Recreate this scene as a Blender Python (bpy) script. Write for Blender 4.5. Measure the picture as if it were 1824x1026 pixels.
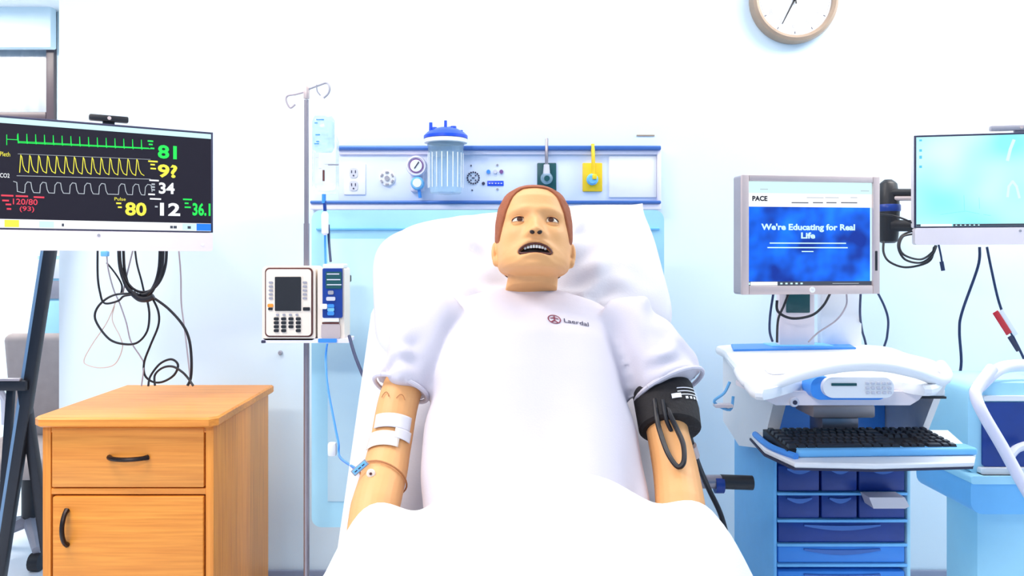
import bpy, bmesh, math, random
from mathutils import Vector, Matrix, noise
random.seed(7)
for o in list(bpy.data.objects): bpy.data.objects.remove(o)
scene = bpy.context.scene
C = scene.collection
R = math.radians

# ---------------------------------------------------------------- camera
F, CX, CY, CAMH, CAMD = 1400.0, 880.0, 459.0, 1.25, 2.9   # focal length and principal point in pixels of the 1824x1026 frame
cam = bpy.data.cameras.new('camera'); camo = bpy.data.objects.new('camera', cam); C.objects.link(camo)
camo.location = (0, -CAMD, CAMH); camo.rotation_euler = (R(90), 0, 0)
cam.sensor_width = 36.0; cam.lens = F*36.0/1824.0
cam.shift_x = (912-CX)/1824.0; cam.shift_y = -(513-CY)/1824.0
cam.clip_start = 0.02
scene.camera = camo

# ---------------------------------------------------------------- light and exposure
scene.view_settings.view_transform = 'Standard'; scene.view_settings.look = 'None'
scene.view_settings.exposure = 0.23; scene.view_settings.gamma = 1.0
scene.view_settings.use_curve_mapping = False
world = bpy.data.worlds.new('world'); scene.world = world; world.use_nodes = True
bg = world.node_tree.nodes['Background']
bg.inputs[0].default_value = (0.15, 0.50, 1.0, 1); bg.inputs[1].default_value = 0.55

def area(name, loc, rot, sx, sy, power, col):
    l = bpy.data.lights.new(name, 'AREA'); l.shape = 'RECTANGLE'; l.size = sx; l.size_y = sy
    l.energy = power; l.color = col
    o = bpy.data.objects.new(name, l); C.objects.link(o); o.location = loc; o.rotation_euler = rot
    return o
CEIL = 2.75
LAMPS = [(-1.45, -1.5, 1.2, 0.6, 38), (1.9, -0.7, 1.2, 0.5, 30), (0.0, -0.6, 1.2, 0.4, 11), (-1.2, -3.9, 1.2, 0.6, 72), (-3.2, 0.9, 1.2, 0.6, 70)]  # last one is an unseen lamp added to light the far room curtain
for (lx, ly, sx, sy, pw) in LAMPS:
    area('ceiling_lamp_light', (lx, ly, CEIL-0.035), (0, 0, 0), sx, sy, pw, (1.0, 0.93, 0.86))

# ---------------------------------------------------------------- helpers
def P(px, py, D): return Vector(((px-CX)/F*D, D-CAMD, CAMH-(py-CY)/F*D))

def mat(name, col, rough=0.5, metal=0.0, var=0.06, scale=18.0, bump=0.0, emit=0.0, trans=0.0, spec=0.5, alpha=1.0, sss=0.0, ecol=None, bscale=None):
    m = bpy.data.materials.new(name); m.use_nodes = True
    nt = m.node_tree; b = nt.nodes['Principled BSDF']
    b.inputs['Roughness'].default_value = rough; b.inputs['Metallic'].default_value = metal
    b.inputs['Specular IOR Level'].default_value = spec
    b.inputs['Transmission Weight'].default_value = trans; b.inputs['Alpha'].default_value = alpha
    b.inputs['Base Color'].default_value = (*col, 1)
    if var > 0 or bump > 0:
        tc = nt.nodes.new('ShaderNodeTexCoord'); n = nt.nodes.new('ShaderNodeTexNoise')
        n.inputs['Scale'].default_value = scale; n.inputs['Detail'].default_value = 4
        nt.links.new(tc.outputs['Object'], n.inputs['Vector'])
        if var > 0:
            mx = nt.nodes.new('ShaderNodeMix'); mx.data_type = 'RGBA'
            mx.inputs[6].default_value = (*[c*(1-var) for c in col], 1)
            mx.inputs[7].default_value = (*[min(1, c*(1+var)) for c in col], 1)
            nt.links.new(n.outputs['Fac'], mx.inputs[0]); nt.links.new(mx.outputs[2], b.inputs['Base Color'])
        if bump > 0:
            n2 = nt.nodes.new('ShaderNodeTexNoise'); n2.inputs['Scale'].default_value = bscale or scale*6
            n2.inputs['Detail'].default_value = 3
            nt.links.new(tc.outputs['Object'], n2.inputs['Vector'])
            bp = nt.nodes.new('ShaderNodeBump'); bp.inputs['Strength'].default_value = bump; bp.inputs['Distance'].default_value = 0.01
            nt.links.new(n2.outputs['Fac'], bp.inputs['Height']); nt.links.new(bp.outputs['Normal'], b.inputs['Normal'])
    if emit > 0:
        b.inputs['Emission Color'].default_value = (*(ecol or col), 1); b.inputs['Emission Strength'].default_value = emit
    return m

def screen_mat(name, col, s=1.0):
    m = mat(name, (0.01, 0.01, 0.012), 0.35, var=0, emit=s, ecol=col, spec=0.15)
    return m

def wood(name, vertical=False):
    m = mat(name, (0.8, 0.4, 0.12), 0.42, var=0)
    nt = m.node_tree; b = nt.nodes['Principled BSDF']
    tc = nt.nodes.new('ShaderNodeTexCoord'); mp = nt.nodes.new('ShaderNodeMapping')
    mp.inputs['Scale'].default_value = (90, 90, 2.5) if vertical else (3.0, 60, 110)
    n = nt.nodes.new('ShaderNodeTexNoise'); n.inputs['Scale'].default_value = 1.3; n.inputs['Detail'].default_value = 7; n.inputs['Roughness'].default_value = 0.6
    cr = nt.nodes.new('ShaderNodeValToRGB')
    cr.color_ramp.elements[0].position = 0.25; cr.color_ramp.elements[0].color = (0.66, 0.20, 0.022, 1)
    cr.color_ramp.elements[1].position = 0.72; cr.color_ramp.elements[1].color = (0.92, 0.36, 0.055, 1)
    nt.links.new(tc.outputs['Object'], mp.inputs[0]); nt.links.new(mp.outputs[0], n.inputs['Vector'])
    nt.links.new(n.outputs['Fac'], cr.inputs[0]); nt.links.new(cr.outputs[0], b.inputs['Base Color'])
    return m

MT = dict(
    wall=mat('wall_paint', (0.77, 0.90, 0.985), 0.85, var=0.015, scale=3, bump=0.03),
    farwall=mat('far_wall_paint', (0.80, 0.93, 0.97), 0.85, var=0.02, scale=3),
    ceil=mat('ceiling_tile', (0.88, 0.88, 0.88), 0.9, bump=0.1),
    floor=mat('floor_vinyl', (0.80, 0.86, 0.94), 0.35, var=0.05, scale=9),
    base=mat('baseboard_vinyl', (0.26, 0.30, 0.42), 0.5),
    wood=wood('honey_wood'), woodv=wood('honey_wood_upright', True),
    bronze=mat('dark_bronze', (0.025, 0.017, 0.016), 0.38, 0.7),
    black=mat('black_plastic', (0.012, 0.011, 0.014), 0.42),
    blackm=mat('black_metal', (0.018, 0.02, 0.028), 0.35, 0.4),
    cable=mat('black_cable', (0.012, 0.010, 0.014), 0.5),
    cableg=mat('grey_cable', (0.42, 0.36, 0.40), 0.5),
    cablep=mat('pale_cable', (0.72, 0.58, 0.52), 0.5),
    cableb=mat('navy_cable', (0.015, 0.03, 0.10), 0.45),
    white=mat('white_plastic', (0.86, 0.86, 0.88), 0.4, var=0.02),
    cream=mat('cream_plastic', (0.90, 0.78, 0.66), 0.42, var=0.03),
    silver=mat('silver_plastic', (0.62, 0.50, 0.48), 0.38, 0.25, var=0.04),
    chinp=mat('pink_silver', (0.86, 0.76, 0.78), 0.4, 0.1, var=0.03),
    chrome=mat('brushed_steel', (0.34, 0.30, 0.33), 0.32, 0.6),
    pblue=mat('pale_blue_plastic', (0.42, 0.78, 0.98), 0.5, var=0.04),
    lblue=mat('light_blue_plastic', (0.18, 0.54, 0.95), 0.45, var=0.05),
    mblue=mat('mid_blue_plastic', (0.05, 0.28, 0.82), 0.4),
    royal=mat('royal_blue_plastic', (0.01, 0.07, 0.75), 0.35),
    navy=mat('navy_plastic', (0.006, 0.040, 0.27), 0.35, var=0.2),
    panel=mat('headwall_laminate', (0.74, 0.80, 0.97), 0.5, var=0.03, scale=5),
    rail=mat('blue_rail', (0.06, 0.16, 0.48), 0.35, 0.3),
    railwhite=mat('lavender_trim', (0.84, 0.80, 0.95), 0.4, var=0.03),
    grey=mat('grey_plastic', (0.34, 0.33, 0.38), 0.5),
    lgrey=mat('light_grey', (0.62, 0.62, 0.70), 0.5),
    purple=mat('purple_button', (0.20, 0.08, 0.28), 0.4),
    dgreen=mat('green_plate', (0.005, 0.075, 0.085), 0.4),
    yellow=mat('yellow_plate', (0.95, 0.62, 0.01), 0.4, var=0.1),
    orange=mat('orange_button', (0.95, 0.30, 0.03), 0.4),
    red=mat('red_tag', (0.62, 0.02, 0.03), 0.4),
    tan=mat('tan_rim', (0.40, 0.29, 0.21), 0.35, 0.15, var=0.12),
    skin=mat('manikin_skin', (0.82, 0.40, 0.15), 0.52, var=0.04, scale=30, bump=0.03),
    hair=mat('auburn_hair', (0.34, 0.085, 0.025), 0.75, var=0.25, scale=90, bump=0.35, bscale=700),
    gown=mat('gown_cotton', (0.67, 0.625, 0.69), 0.9, var=0.03, scale=8, bump=0.06, bscale=260),
    sheet=mat('white_sheet', (0.75, 0.72, 0.75), 0.9, var=0.015, scale=6, bump=0.05, bscale=200),
    blanket=mat('white_blanket', (0.94, 0.94, 0.94), 0.95, var=0.015, bump=0.12, bscale=300),
    eyew=mat('eye_white', (0.72, 0.60, 0.46), 0.25, var=0),
    iris=mat('brown_iris', (0.07, 0.02, 0.008), 0.2, var=0),
    dark=mat('mouth_dark', (0.012, 0.003, 0.003), 0.5, var=0),
    lips=mat('lip_edge', (0.10, 0.018, 0.012), 0.5, var=0),
    teeth=mat('teeth', (0.88, 0.84, 0.78), 0.25, var=0),
    clear=mat('clear_vinyl', (0.90, 0.94, 1.0), 0.12, var=0, trans=0.75, alpha=0.5),
    clearb=mat('clear_blue_vinyl', (0.55, 0.80, 1.0), 0.12, var=0, trans=0.5, alpha=0.6),
    cuff=mat('cuff_nylon', (0.014, 0.011, 0.012), 0.8, bump=0.2),
    print_w=mat('white_print', (0.85, 0.85, 0.88), 0.6, var=0),
    print_d=mat('dark_print', (0.03, 0.03, 0.07), 0.6, var=0),
    print_r=mat('maroon_print', (0.22, 0.03, 0.06), 0.6, var=0),
    print_g=mat('pale_print', (0.55, 0.53, 0.56), 0.6, var=0),
    crease=mat('skin_crease', (0.50, 0.20, 0.07), 0.6, var=0),
    curtain=mat('sheer_curtain', (0.92, 0.97, 1.0), 0.9, var=0.03),
    inset=mat('pale_cyan_laminate', (0.58, 0.84, 0.99), 0.5, var=0.03),
    steelblue=mat('steel_blue_metal', (0.16, 0.27, 0.42), 0.35, 0.3),
    frame=mat('dark_frame', (0.07, 0.05, 0.06), 0.4),
    greyfab=mat('grey_fabric', (0.36, 0.31, 0.30), 0.9, var=0.15),
)

WORLDT = set()
def root_of(o):
    while o.parent: o = o.parent
    return o
def tag(o, label=None, cat=None, group=None, kind=None):
    if label: o['label'] = label
    if cat: o['category'] = cat
    if group: o['group'] = group
    if kind: o['kind'] = kind
    return o
def thing(name, label, cat, loc=(0, 0, 0), rotz=0.0, group=None, world=False, rotx=0.0):
    o = bpy.data.objects.new(name, None); C.objects.link(o)
    o.empty_display_size = 0.05
    o.location = loc; o.rotation_euler = (rotx, 0, rotz)
    if world: WORLDT.add(o)
    return tag(o, label, cat, group)

def finish(name, me, m, parent=None, smooth=True, angle=35):
    if m is not None: me.materials.append(m if not isinstance(m, str) else MT[m])
    if smooth:
        me.shade_smooth(); me.set_sharp_from_angle(angle=R(angle))
    o = bpy.data.objects.new(name, me); C.objects.link(o)
    if parent is not None:
        r = root_of(parent)
        if r in WORLDT: me.transform(Matrix.Translation(-Vector(r.location)))
        o.parent = parent
    return o

class MB:
    """collects shapes and links them as one mesh object"""
    def __init__(s): s.v = []; s.f = []
    def raw(s, vs, fs, M=None):
        k = len(s.v)
        s.v += [tuple(M @ Vector(v)) if M else tuple(v) for v in vs]
        s.f += [tuple(i+k for i in f) for f in fs]; return s
    def box(s, c, d, bev=0.0, M=None, seg=2):
        bm = bmesh.new(); bmesh.ops.create_cube(bm, size=1)
        for v in bm.verts: v.co = Vector((v.co.x*d[0], v.co.y*d[1], v.co.z*d[2]))
        if bev > 0:
            bmesh.ops.bevel(bm, geom=list(bm.edges), offset=min(bev, min(d)*0.49), segments=seg, profile=0.5, affect='EDGES')
        T = Matrix.Translation(Vector(c))
        if M: T = T @ M.to_4x4()
        bm.verts.index_update()
        vs = [tuple(T @ v.co) for v in bm.verts]; fs = [tuple(v.index for v in f.verts) for f in bm.faces]
        bm.free(); return s.raw(vs, fs)
    def box2(s, x0, x1, y0, y1, z0, z1, bev=0.0):
        return s.box(((x0+x1)/2, (y0+y1)/2, (z0+z1)/2), (abs(x1-x0), abs(y1-y0), abs(z1-z0)), bev)
    def cyl(s, a, b, r, r2=None, n=16, caps=True):
        a = Vector(a); b = Vector(b); r2 = r if r2 is None else r2
        z = (b-a).normalized(); x = z.orthogonal().normalized(); y = z.cross(x)
        vs = []; fs = []
        for (p, rr) in ((a, r), (b, r2)):
            for i in range(n):
                t = 2*math.pi*i/n; vs.append(p+x*rr*math.cos(t)+y*rr*math.sin(t))
        for i in range(n): j = (i+1) % n; fs.append((i, j, n+j, n+i))
        if caps: fs += [tuple(range(n-1, -1, -1)), tuple(range(n, 2*n))]
        return s.raw(vs, fs)
    def lathe(s, prof, o=(0, 0, 0), axis=(0, 0, 1), n=28):
        o = Vector(o); z = Vector(axis).normalized(); x = z.orthogonal().normalized(); y = z.cross(x)
        vs = []; fs = []
        for (r, h) in prof:
            for i in range(n):
                t = 2*math.pi*i/n; vs.append(o+z*h+x*r*math.cos(t)+y*r*math.sin(t))
        for k in range(len(prof)-1):
            for i in range(n):
                j = (i+1) % n; fs.append((k*n+i, k*n+j, (k+1)*n+j, (k+1)*n+i))
        fs += [tuple(range(n-1, -1, -1)), tuple(range((len(prof)-1)*n, len(prof)*n))]
        return s.raw(vs, fs)
    def tube(s, pts, r, n=8, rs=None, smooth=0, closed=False):
        pts = [Vector(p) for p in pts]
        if smooth: pts = catmull(pts, smooth)
        m = len(pts); vs = []; fs = []
        prev = None
        for i, p in enumerate(pts):
            t = (pts[min(i+1, m-1)]-pts[max(i-1, 0)])
            t = t.normalized() if t.length > 1e-9 else Vector((0, 0, 1))
            if prev is None: x = t.orthogonal().normalized()
            else:
                x = prev - t*prev.dot(t); x = x.normalized() if x.length > 1e-6 else t.orthogonal().normalized()
            prev = x; y = t.cross(x); rr = rs[i] if rs else r
            for k in range(n):
                a = 2*math.pi*k/n; vs.append(p+x*rr*math.cos(a)+y*rr*math.sin(a))
        for i in range(m-1):
            for k in range(n):
                j = (k+1) % n; fs.append((i*n+k, i*n+j, (i+1)*n+j, (i+1)*n+k))
        fs += [tuple(range(n-1, -1, -1)), tuple(range((m-1)*n, m*n))]
        return s.raw(vs, fs)
    def ball(s, c, d, n=16, m=10, M=None):
        vs = []; fs = []
        for i in range(m+1):
            a = math.pi*i/m
            for k in range(n):
                b = 2*math.pi*k/n
                vs.append(Vector((d[0]*math.sin(a)*math.cos(b), d[1]*math.sin(a)*math.sin(b), d[2]*math.cos(a))))
        if M: vs = [M @ v for v in vs]
        vs = [Vector(c)+v for v in vs]
        for i in range(m):
            for k in range(n):
                j = (k+1) % n; fs.append((i*n+k, (i+1)*n+k, (i+1)*n+j, i*n+j))
        return s.raw(vs, fs)
    def loft(s, rings, cap=True):
        n = len(rings[0]); vs = [v for r in rings for v in r]; fs = []
        for i in range(len(rings)-1):
            for k in range(n):
                j = (k+1) % n; fs.append((i*n+k, i*n+j, (i+1)*n+j, (i+1)*n+k))
        if cap: fs += [tuple(range(n-1, -1, -1)), tuple(range((len(rings)-1)*n, len(rings)*n))]
        return s.raw(vs, fs)
    def prism(s, poly, d0, d1, fr):
        """poly in 2D, extruded from d0 to d1; fr(u, v, d) -> point"""
        n = len(poly)
        vs = [fr(u, v, d0) for u, v in poly]+[fr(u, v, d1) for u, v in poly]
        fs = [(i, (i+1) % n, n+(i+1) % n, n+i) for i in range(n)]+[tuple(range(n-1, -1, -1)), tuple(range(n, 2*n))]
        return s.raw(vs, fs)
    def mesh(s, name):
        me = bpy.data.meshes.new(name); me.from_pydata([tuple(v) for v in s.v], [], s.f); me.update()
        bm = bmesh.new(); bm.from_mesh(me); bmesh.ops.remove_doubles(bm, verts=bm.verts, dist=1e-6)
        bmesh.ops.recalc_face_normals(bm, faces=bm.faces); bm.to_mesh(me); bm.free()
        return me
    def build(s, name, m, parent=None, smooth=True, angle=35):
        return finish(name, s.mesh(name), m, parent, smooth, angle)

def catmull(pts, k):
    out = []; n = len(pts)
    for i in range(n-1):
        p0, p1, p2, p3 = pts[max(i-1, 0)], pts[i], pts[i+1], pts[min(i+2, n-1)]
        for j in range(k):
            t = j/k
            out.append(0.5*((2*p1)+(p2-p0)*t+(2*p0-5*p1+4*p2-p3)*t*t+(3*p1-p0-3*p2+p3)*t*t*t))
    out.append(pts[-1]); return out

def rrect(w, h, r, k=5):
    pts = []
    for cx, cy, a0 in ((w/2-r, h/2-r, 0), (-w/2+r, h/2-r, 90), (-w/2+r, -h/2+r, 180), (w/2-r, -h/2+r, 270)):
        for i in range(k+1):
            a = R(a0+90*i/k); pts.append((cx+r*math.cos(a), cy+r*math.sin(a)))
    return pts

def front(x, z, y=0):            # a prism frame facing the viewer: u right, v up, depth along -y
    return lambda u, v, d: (x+u, y-d, z+v)

_txt = {}
def text_mesh(s, bold=0.0):
    cu = bpy.data.curves.new('t', 'FONT'); cu.body = s; cu.size = 1; cu.offset = bold; cu.resolution_u = 3
    o = bpy.data.objects.new('t', cu); C.objects.link(o)
    dg = bpy.context.evaluated_depsgraph_get(); dg.update()
    me = bpy.data.meshes.new_from_object(o.evaluated_get(dg))
    bpy.data.objects.remove(o); bpy.data.curves.remove(cu)
    return me
def text(name, s, m, parent, x, z, w=None, h=None, y=0.0, bold=0.0, fr=None):
    """flat lettering whose box starts at (x, z) with width w and height h, in the local plane of the parent"""
    me = text_mesh(s, bold)
    xs = [v.co.x for v in me.vertices]; ys = [v.co.y for v in me.vertices]
    bw = max(xs)-min(xs); bh = max(ys)-min(ys)
    sy = (h/bh) if h else (w/bw); sx = (w/bw) if w else sy
    fr = fr or (lambda u, v, d: (u, y, v))
    x0 = min(xs); y0 = min(ys)
    for v in me.vertices:
        v.co = Vector(fr(x+(v.co.x-x0)*sx, z+(v.co.y-y0)*sy, 0))
    me.update(); me.materials.clear()
    return finish(name, me, m, parent, smooth=False)

def ribbon(mb, pts, wd, y=0.0):
    """flat line in the local xz plane"""
    for (a, b) in zip(pts[:-1], pts[1:]):
        a = Vector(a); b = Vector(b); d = b-a
        if d.length < 1e-7: continue
        d.normalize(); n = Vector((-d.y, d.x))*wd/2; e = d*wd*0.3
        q = [a-e+n, a-e-n, b+e-n, b+e+n]
        mb.raw([(p.x, y, p.y) for p in q], [(0, 1, 2, 3)])
def rect(mb, x0, x1, z0, z1, y): mb.raw([(x0, y, z0), (x1, y, z0), (x1, y, z1), (x0, y, z1)], [(0, 1, 2, 3)])

def plane_uv(root, yoff=0.0):
    """pixel -> (x, z) on the plane y = yoff of a thing's local frame"""
    Mw = Matrix.LocRotScale(Vector(root.location), root.rotation_euler.to_quaternion(), None); Mi = Mw.inverted()
    co = Mi @ Vector((0, -CAMD, CAMH))
    def f(px, py):
        d = (Mi @ P(px, py, 1.0))-co
        t = (yoff-co.y)/d.y; q = co+d*t
        return Vector((q.x, q.z))
    return f

def cable(name, pts, r, m, label, group=None, k=8, cat='cable', n=6):
    mb = MB(); mb.tube([P(*p) for p in pts], r, n=n, smooth=k)
    o = mb.build(name, m)
    return tag(o, label, cat, group)

def remesh(mb, voxel, name, smooth_it=2):
    me = mb.mesh(name); o = bpy.data.objects.new(name, me); C.objects.link(o)
    md = o.modifiers.new('r', 'REMESH'); md.mode = 'VOXEL'; md.voxel_size = voxel; md.use_smooth_shade = True
    if smooth_it:
        s = o.modifiers.new('s', 'SMOOTH'); s.iterations = smooth_it; s.factor = 0.5
    dg = bpy.context.evaluated_depsgraph_get(); dg.update()
    out = bpy.data.meshes.new_from_object(o.evaluated_get(dg)); bpy.data.objects.remove(o)
    return out

# ---------------------------------------------------------------- the room
XW0, XW1 = -1.605, 2.6
def struct(name, mb, m, **k): return tag(mb.build(name, m, **k), kind='structure')
mb = MB(); mb.box2(XW0, XW1+0.1, 0, 0.14, 0, CEIL); struct('wall_back', mb, 'wall')
mb = MB(); mb.box2(XW1, XW1+0.1, -3.2, 0, 0, CEIL); struct('wall_right', mb, 'wall')
mb = MB(); mb.box2(-6, XW1+0.1, -5.0, 3.0, -0.1, 0); struct('floor', mb, 'floor')
mb = MB(); mb.box2(-6, XW1+0.1, -5.0, 3.0, CEIL, CEIL+0.1); struct('ceiling', mb, 'ceil')
mb = MB(); mb.box2(XW0+0.001, XW1, -0.014, 0.0, 0, 0.10, 0.004); struct('baseboard_back', mb, 'base')
# far room seen past the end of the wall
YF = 1.9
def PF(px, py, D=YF+CAMD): return P(px, py, D)
wx0, wx1 = PF(-190, 0).x, PF(101, 0).x; wz0, wz1 = PF(0, 214).z, PF(0, 20).z
mb = MB(); mb.box2(-6, wx0, YF, YF+0.12, 0, CEIL); mb.box2(wx1, XW0+0.3, YF, YF+0.12, 0, CEIL)
mb.box2(wx0, wx1, YF, YF+0.12, 0, wz0); mb.box2(wx0, wx1, YF, YF+0.12, wz1, CEIL); struct('wall_far', mb, 'farwall')
mb = MB(); mb.box2(-6, XW0+0.3, YF-0.014, YF, 0, 0.10, 0.004); struct('baseboard_far', mb, 'base')
win = thing('window_1', None, None, ((wx0+wx1)/2, YF, wz0)); win['kind'] = 'structure'
ww, wh = wx1-wx0, wz1-wz0
for (a, b, c, d) in ((-ww/2, -ww/2+0.05, 0, wh), (ww/2-0.05, ww/2, 0, wh), (-ww/2+0.05, ww/2-0.05, 0, 0.045), (-ww/2+0.05, ww/2-0.05, wh-0.045, wh)):
    mb = MB(); mb.box2(a, b, -0.03, 0.06, c, d, 0.006); mb.build('window_frame', 'frame', win)
mb = MB(); mb.box2(-ww/2+0.04, ww/2-0.04, 0.02, 0.026, 0.03, wh-0.03); mb.build('pane', 'clear', win)
vb = MB(); vb.box2(wx0-0.05, wx1+0.02, YF-0.10, YF-0.032, PF(0, 92).z, PF(0, 8).z, 0.012)
tag(vb.build('window_valance', 'farwall'), 'pale boxed valance across the top of the far window', 'valance')
def pleats(x0, x1, z0, z1, y, amp, wl, n=90):
    mb = MB(); vs = []; fs = []
    for i in range(n+1):
        x = x0+(x1-x0)*i/n
        for k, z in enumerate((z0, (z0+z1)/2, z1)):
            vs.append((x, y+amp*math.sin(2*math.pi*(x-x0)/wl+0.3*k)+0.3*amp*math.sin(5.1*x/wl), z))
    for i in range(n):
        for k in range(2): fs.append((i*3+k, (i+1)*3+k, (i+1)*3+k+1, i*3+k+1))
    mb.raw(vs, fs); return mb
cu = pleats(wx0-0.02, wx1-0.07, wz0+0.02, PF(0, 60).z, YF+0.15, 0.018, 0.085)
o = cu.build('sheer_curtain', 'curtain'); tag(o, 'sheer white pleated curtain hanging behind the far window glass', 'curtain')
md = o.modifiers.new('thick', 'SOLIDIFY'); md.thickness = 0.003
# ---------------------------------------------------------------- headwall panel and what hangs on it
DW = CAMD
def W(px, py, y=0.0):            # pixel on the plane y (y<0 is in front of the back wall)
    return P(px, py, DW+y)
def ringpts(c, r, n=24): return [(c[0]+r*math.cos(2*math.pi*i/n), c[1]+r*math.sin(2*math.pi*i/n)) for i in range(n)]
hw = thing('headwall_panel', 'long pale lavender hospital service panel with blue rails on wall behind the bed', 'wall panel', W(888, 362), world=True)
a = W(603, 262); b = W(1177, 364)
def slab(name, m, px0, py0, px1, py1, y0, y1, parent, bev=0.003):
    yc = y1
    p = W(px0, py0, yc); q = W(px1, py1, yc)
    return MB().box2(p.x, q.x, y0, y1, q.z, p.z, bev).build(name, m, parent)
slab('backing', 'panel', 603, 266, 1177, 362, 0.0, -0.03, hw)
slab('top_rail', 'rail', 600, 259, 1178, 267, 0.0, -0.055, hw, 0.004)
slab('top_lip', 'railwhite', 603, 267, 1176, 275, -0.02, -0.042, hw)
slab('bottom_rail', 'rail', 552, 357, 1178, 363, 0.0, -0.05, hw, 0.004)
slab('bottom_lip', 'railwhite', 552, 363, 1178, 373, 0.0, -0.042, hw)
slab('end_cap', 'railwhite', 1171, 266, 1178, 362, 0.0, -0.045, hw)
slab('blank_cover', 'white', 1085, 278, 1170, 352, -0.02, -0.036, hw, 0.004)
pl = slab('outlet_plate', 'white', 612, 291, 651, 347, -0.02, -0.037, hw, 0.004)
for cy in (308, 331):
    c = W(630, cy, -0.037)
    rc = MB().prism(rrect(0.030, 0.036, 0.010), 0, 0.004, front(c.x, c.z, -0.036)).build('receptacle', 'lgrey', pl)
    s = MB()
    for dx in (-0.007, 0.007): s.box((c.x+dx, -0.0405, c.z+0.004), (0.003, 0.003, 0.010))
    s.cyl((c.x, -0.038, c.z-0.010), (c.x, -0.042, c.z-0.010), 0.003, n=8)
    s.build('slots', 'print_d', pl)
c = W(690, 318, -0.03)
cs = MB().lathe([(0.030, 0), (0.030, 0.004), (0.026, 0.008)], (c.x, -0.029, c.z), (0, -1, 0)).build('call_socket', 'white', hw)
s = MB()
for i in range(6):
    t = 2*math.pi*(i+0.5)/6; s.box((c.x+0.022*math.cos(t), -0.039, c.z+0.022*math.sin(t)), (0.007, 0.006, 0.012), 0.001, Matrix.Rotation(-t, 3, 'Y'))
s.cyl((c.x, -0.035, c.z), (c.x, -0.044, c.z), 0.009, n=14); s.build('socket_pins', 'grey', hw)
# speaker grille, buttons and label strip of the nurse call unit
c = W(843, 317, -0.03); s = MB()
for i in range(16):
    t = 2*math.pi*i/16; s.cyl((c.x+0.021*math.cos(t), -0.029, c.z+0.021*math.sin(t)), (c.x+0.021*math.cos(t), -0.034, c.z+0.021*math.sin(t)), 0.0032, n=8)
for i in range(4):
    t = 2*math.pi*(i+.5)/4; s.cyl((c.x+0.012*math.cos(t), -0.029, c.z+0.012*math.sin(t)), (c.x+0.012*math.cos(t), -0.034, c.z+0.012*math.sin(t)), 0.0026, n=8)
s.box((c.x, -0.032, c.z), (0.010, 0.006, 0.003))
s.cyl((c.x-0.008, -0.029, c.z+0.045), (c.x-0.008, -0.033, c.z+0.045), 0.003, n=8); s.cyl((c.x-0.004, -0.029, c.z-0.045), (c.x-0.004, -0.033, c.z-0.045), 0.003, n=8)
s.build('speaker_grille', 'print_d', hw)
for px, mm in ((870, 'mblue'), (882, 'lgrey'), (893, 'purple')):
    c = W(px, 306, -0.03); MB().cyl((c.x, -0.028, c.z), (c.x, -0.036, c.z), 0.0072, n=14).build('call_button', mm, hw)
c = W(861, 327, -0.03); MB().cyl((c.x, -0.028, c.z), (c.x, -0.034, c.z), 0.006, n=12).build('call_button', 'print_d', hw)
lb = slab('label_strip', 'royal', 868, 322, 897, 331, -0.028, -0.033, hw, 0.001)
s = MB()
for px in (872, 877, 883, 888, 893):
    c = W(px, 326.5, -0.0335); s.box((c.x, -0.0334, c.z), (0.006, 0.001, 0.004))
s.build('label_marks', 'lgrey', lb)
for py in (294, 337):
    c = W(886, py, -0.03); MB().cyl((c.x, -0.028, c.z), (c.x, -0.033, c.z), 0.004, n=10).build('screw', 'grey', hw)
slab('oxygen_plate', 'dgreen', 957, 290, 991, 341, -0.028, -0.040, hw, 0.003)
slab('air_plate', 'yellow', 1038, 290, 1073, 341, -0.028, -0.040, hw, 0.003)
slab('wall_label', 'tan', 1134, 240, 1166, 242.5, 0.0, -0.003, None, 0).name = 'wall_label'
tag(bpy.data.objects['wall_label'], 'thin brown label strip on wall above right end of service panel', 'label')

t = thing('oxygen_outlet_adapter', 'clear oxygen hose fitting plugged into the dark green outlet plate', 'hose fitting', W(974, 318, -0.04), world=True)
c = W(974, 317, -0.07)
MB().lathe([(0.010, 0), (0.021, 0.002), (0.022, 0.02), (0.016, 0.028), (0.010, 0.03)], (c.x, -0.041, c.z), (0, -1, 0)).build('coupling', 'clearb', t)
MB().cyl((c.x, -0.068, c.z-0.002), (c.x, -0.078, c.z-0.002), 0.010, n=16).build('release_button', 'dgreen', t)
MB().cyl((c.x, -0.055, c.z+0.015), (c.x, -0.055, c.z+0.050), 0.013, 0.010).build('connector_body', 'lgrey', t)
MB().tube([(c.x, -0.055, c.z+0.045), (c.x, -0.058, c.z+0.09), (c.x+0.001, -0.05, c.z+0.145)], 0.006, smooth=6).build('hose', 'chrome', t)
t = thing('air_outlet_adapter', 'yellow and blue hose fitting plugged into the yellow outlet plate', 'hose fitting', W(1056, 318, -0.04), world=True)
c = W(1056, 317, -0.07)
MB().lathe([(0.010, 0), (0.020, 0.002), (0.021, 0.018), (0.015, 0.026)], (c.x, -0.041, c.z-0.004), (0, -1, 0)).build('coupling', 'lblue', t)
MB().box((c.x+0.006, -0.070, c.z+0.004), (0.016, 0.012, 0.018), 0.003).build('release_button', 'yellow', t)
MB().tube([(c.x+0.003, -0.055, c.z+0.012), (c.x+0.003, -0.058, c.z+0.07), (c.x+0.002, -0.05, c.z+0.125)], 0.007, smooth=6).build('hose', 'yellow', t)
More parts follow.
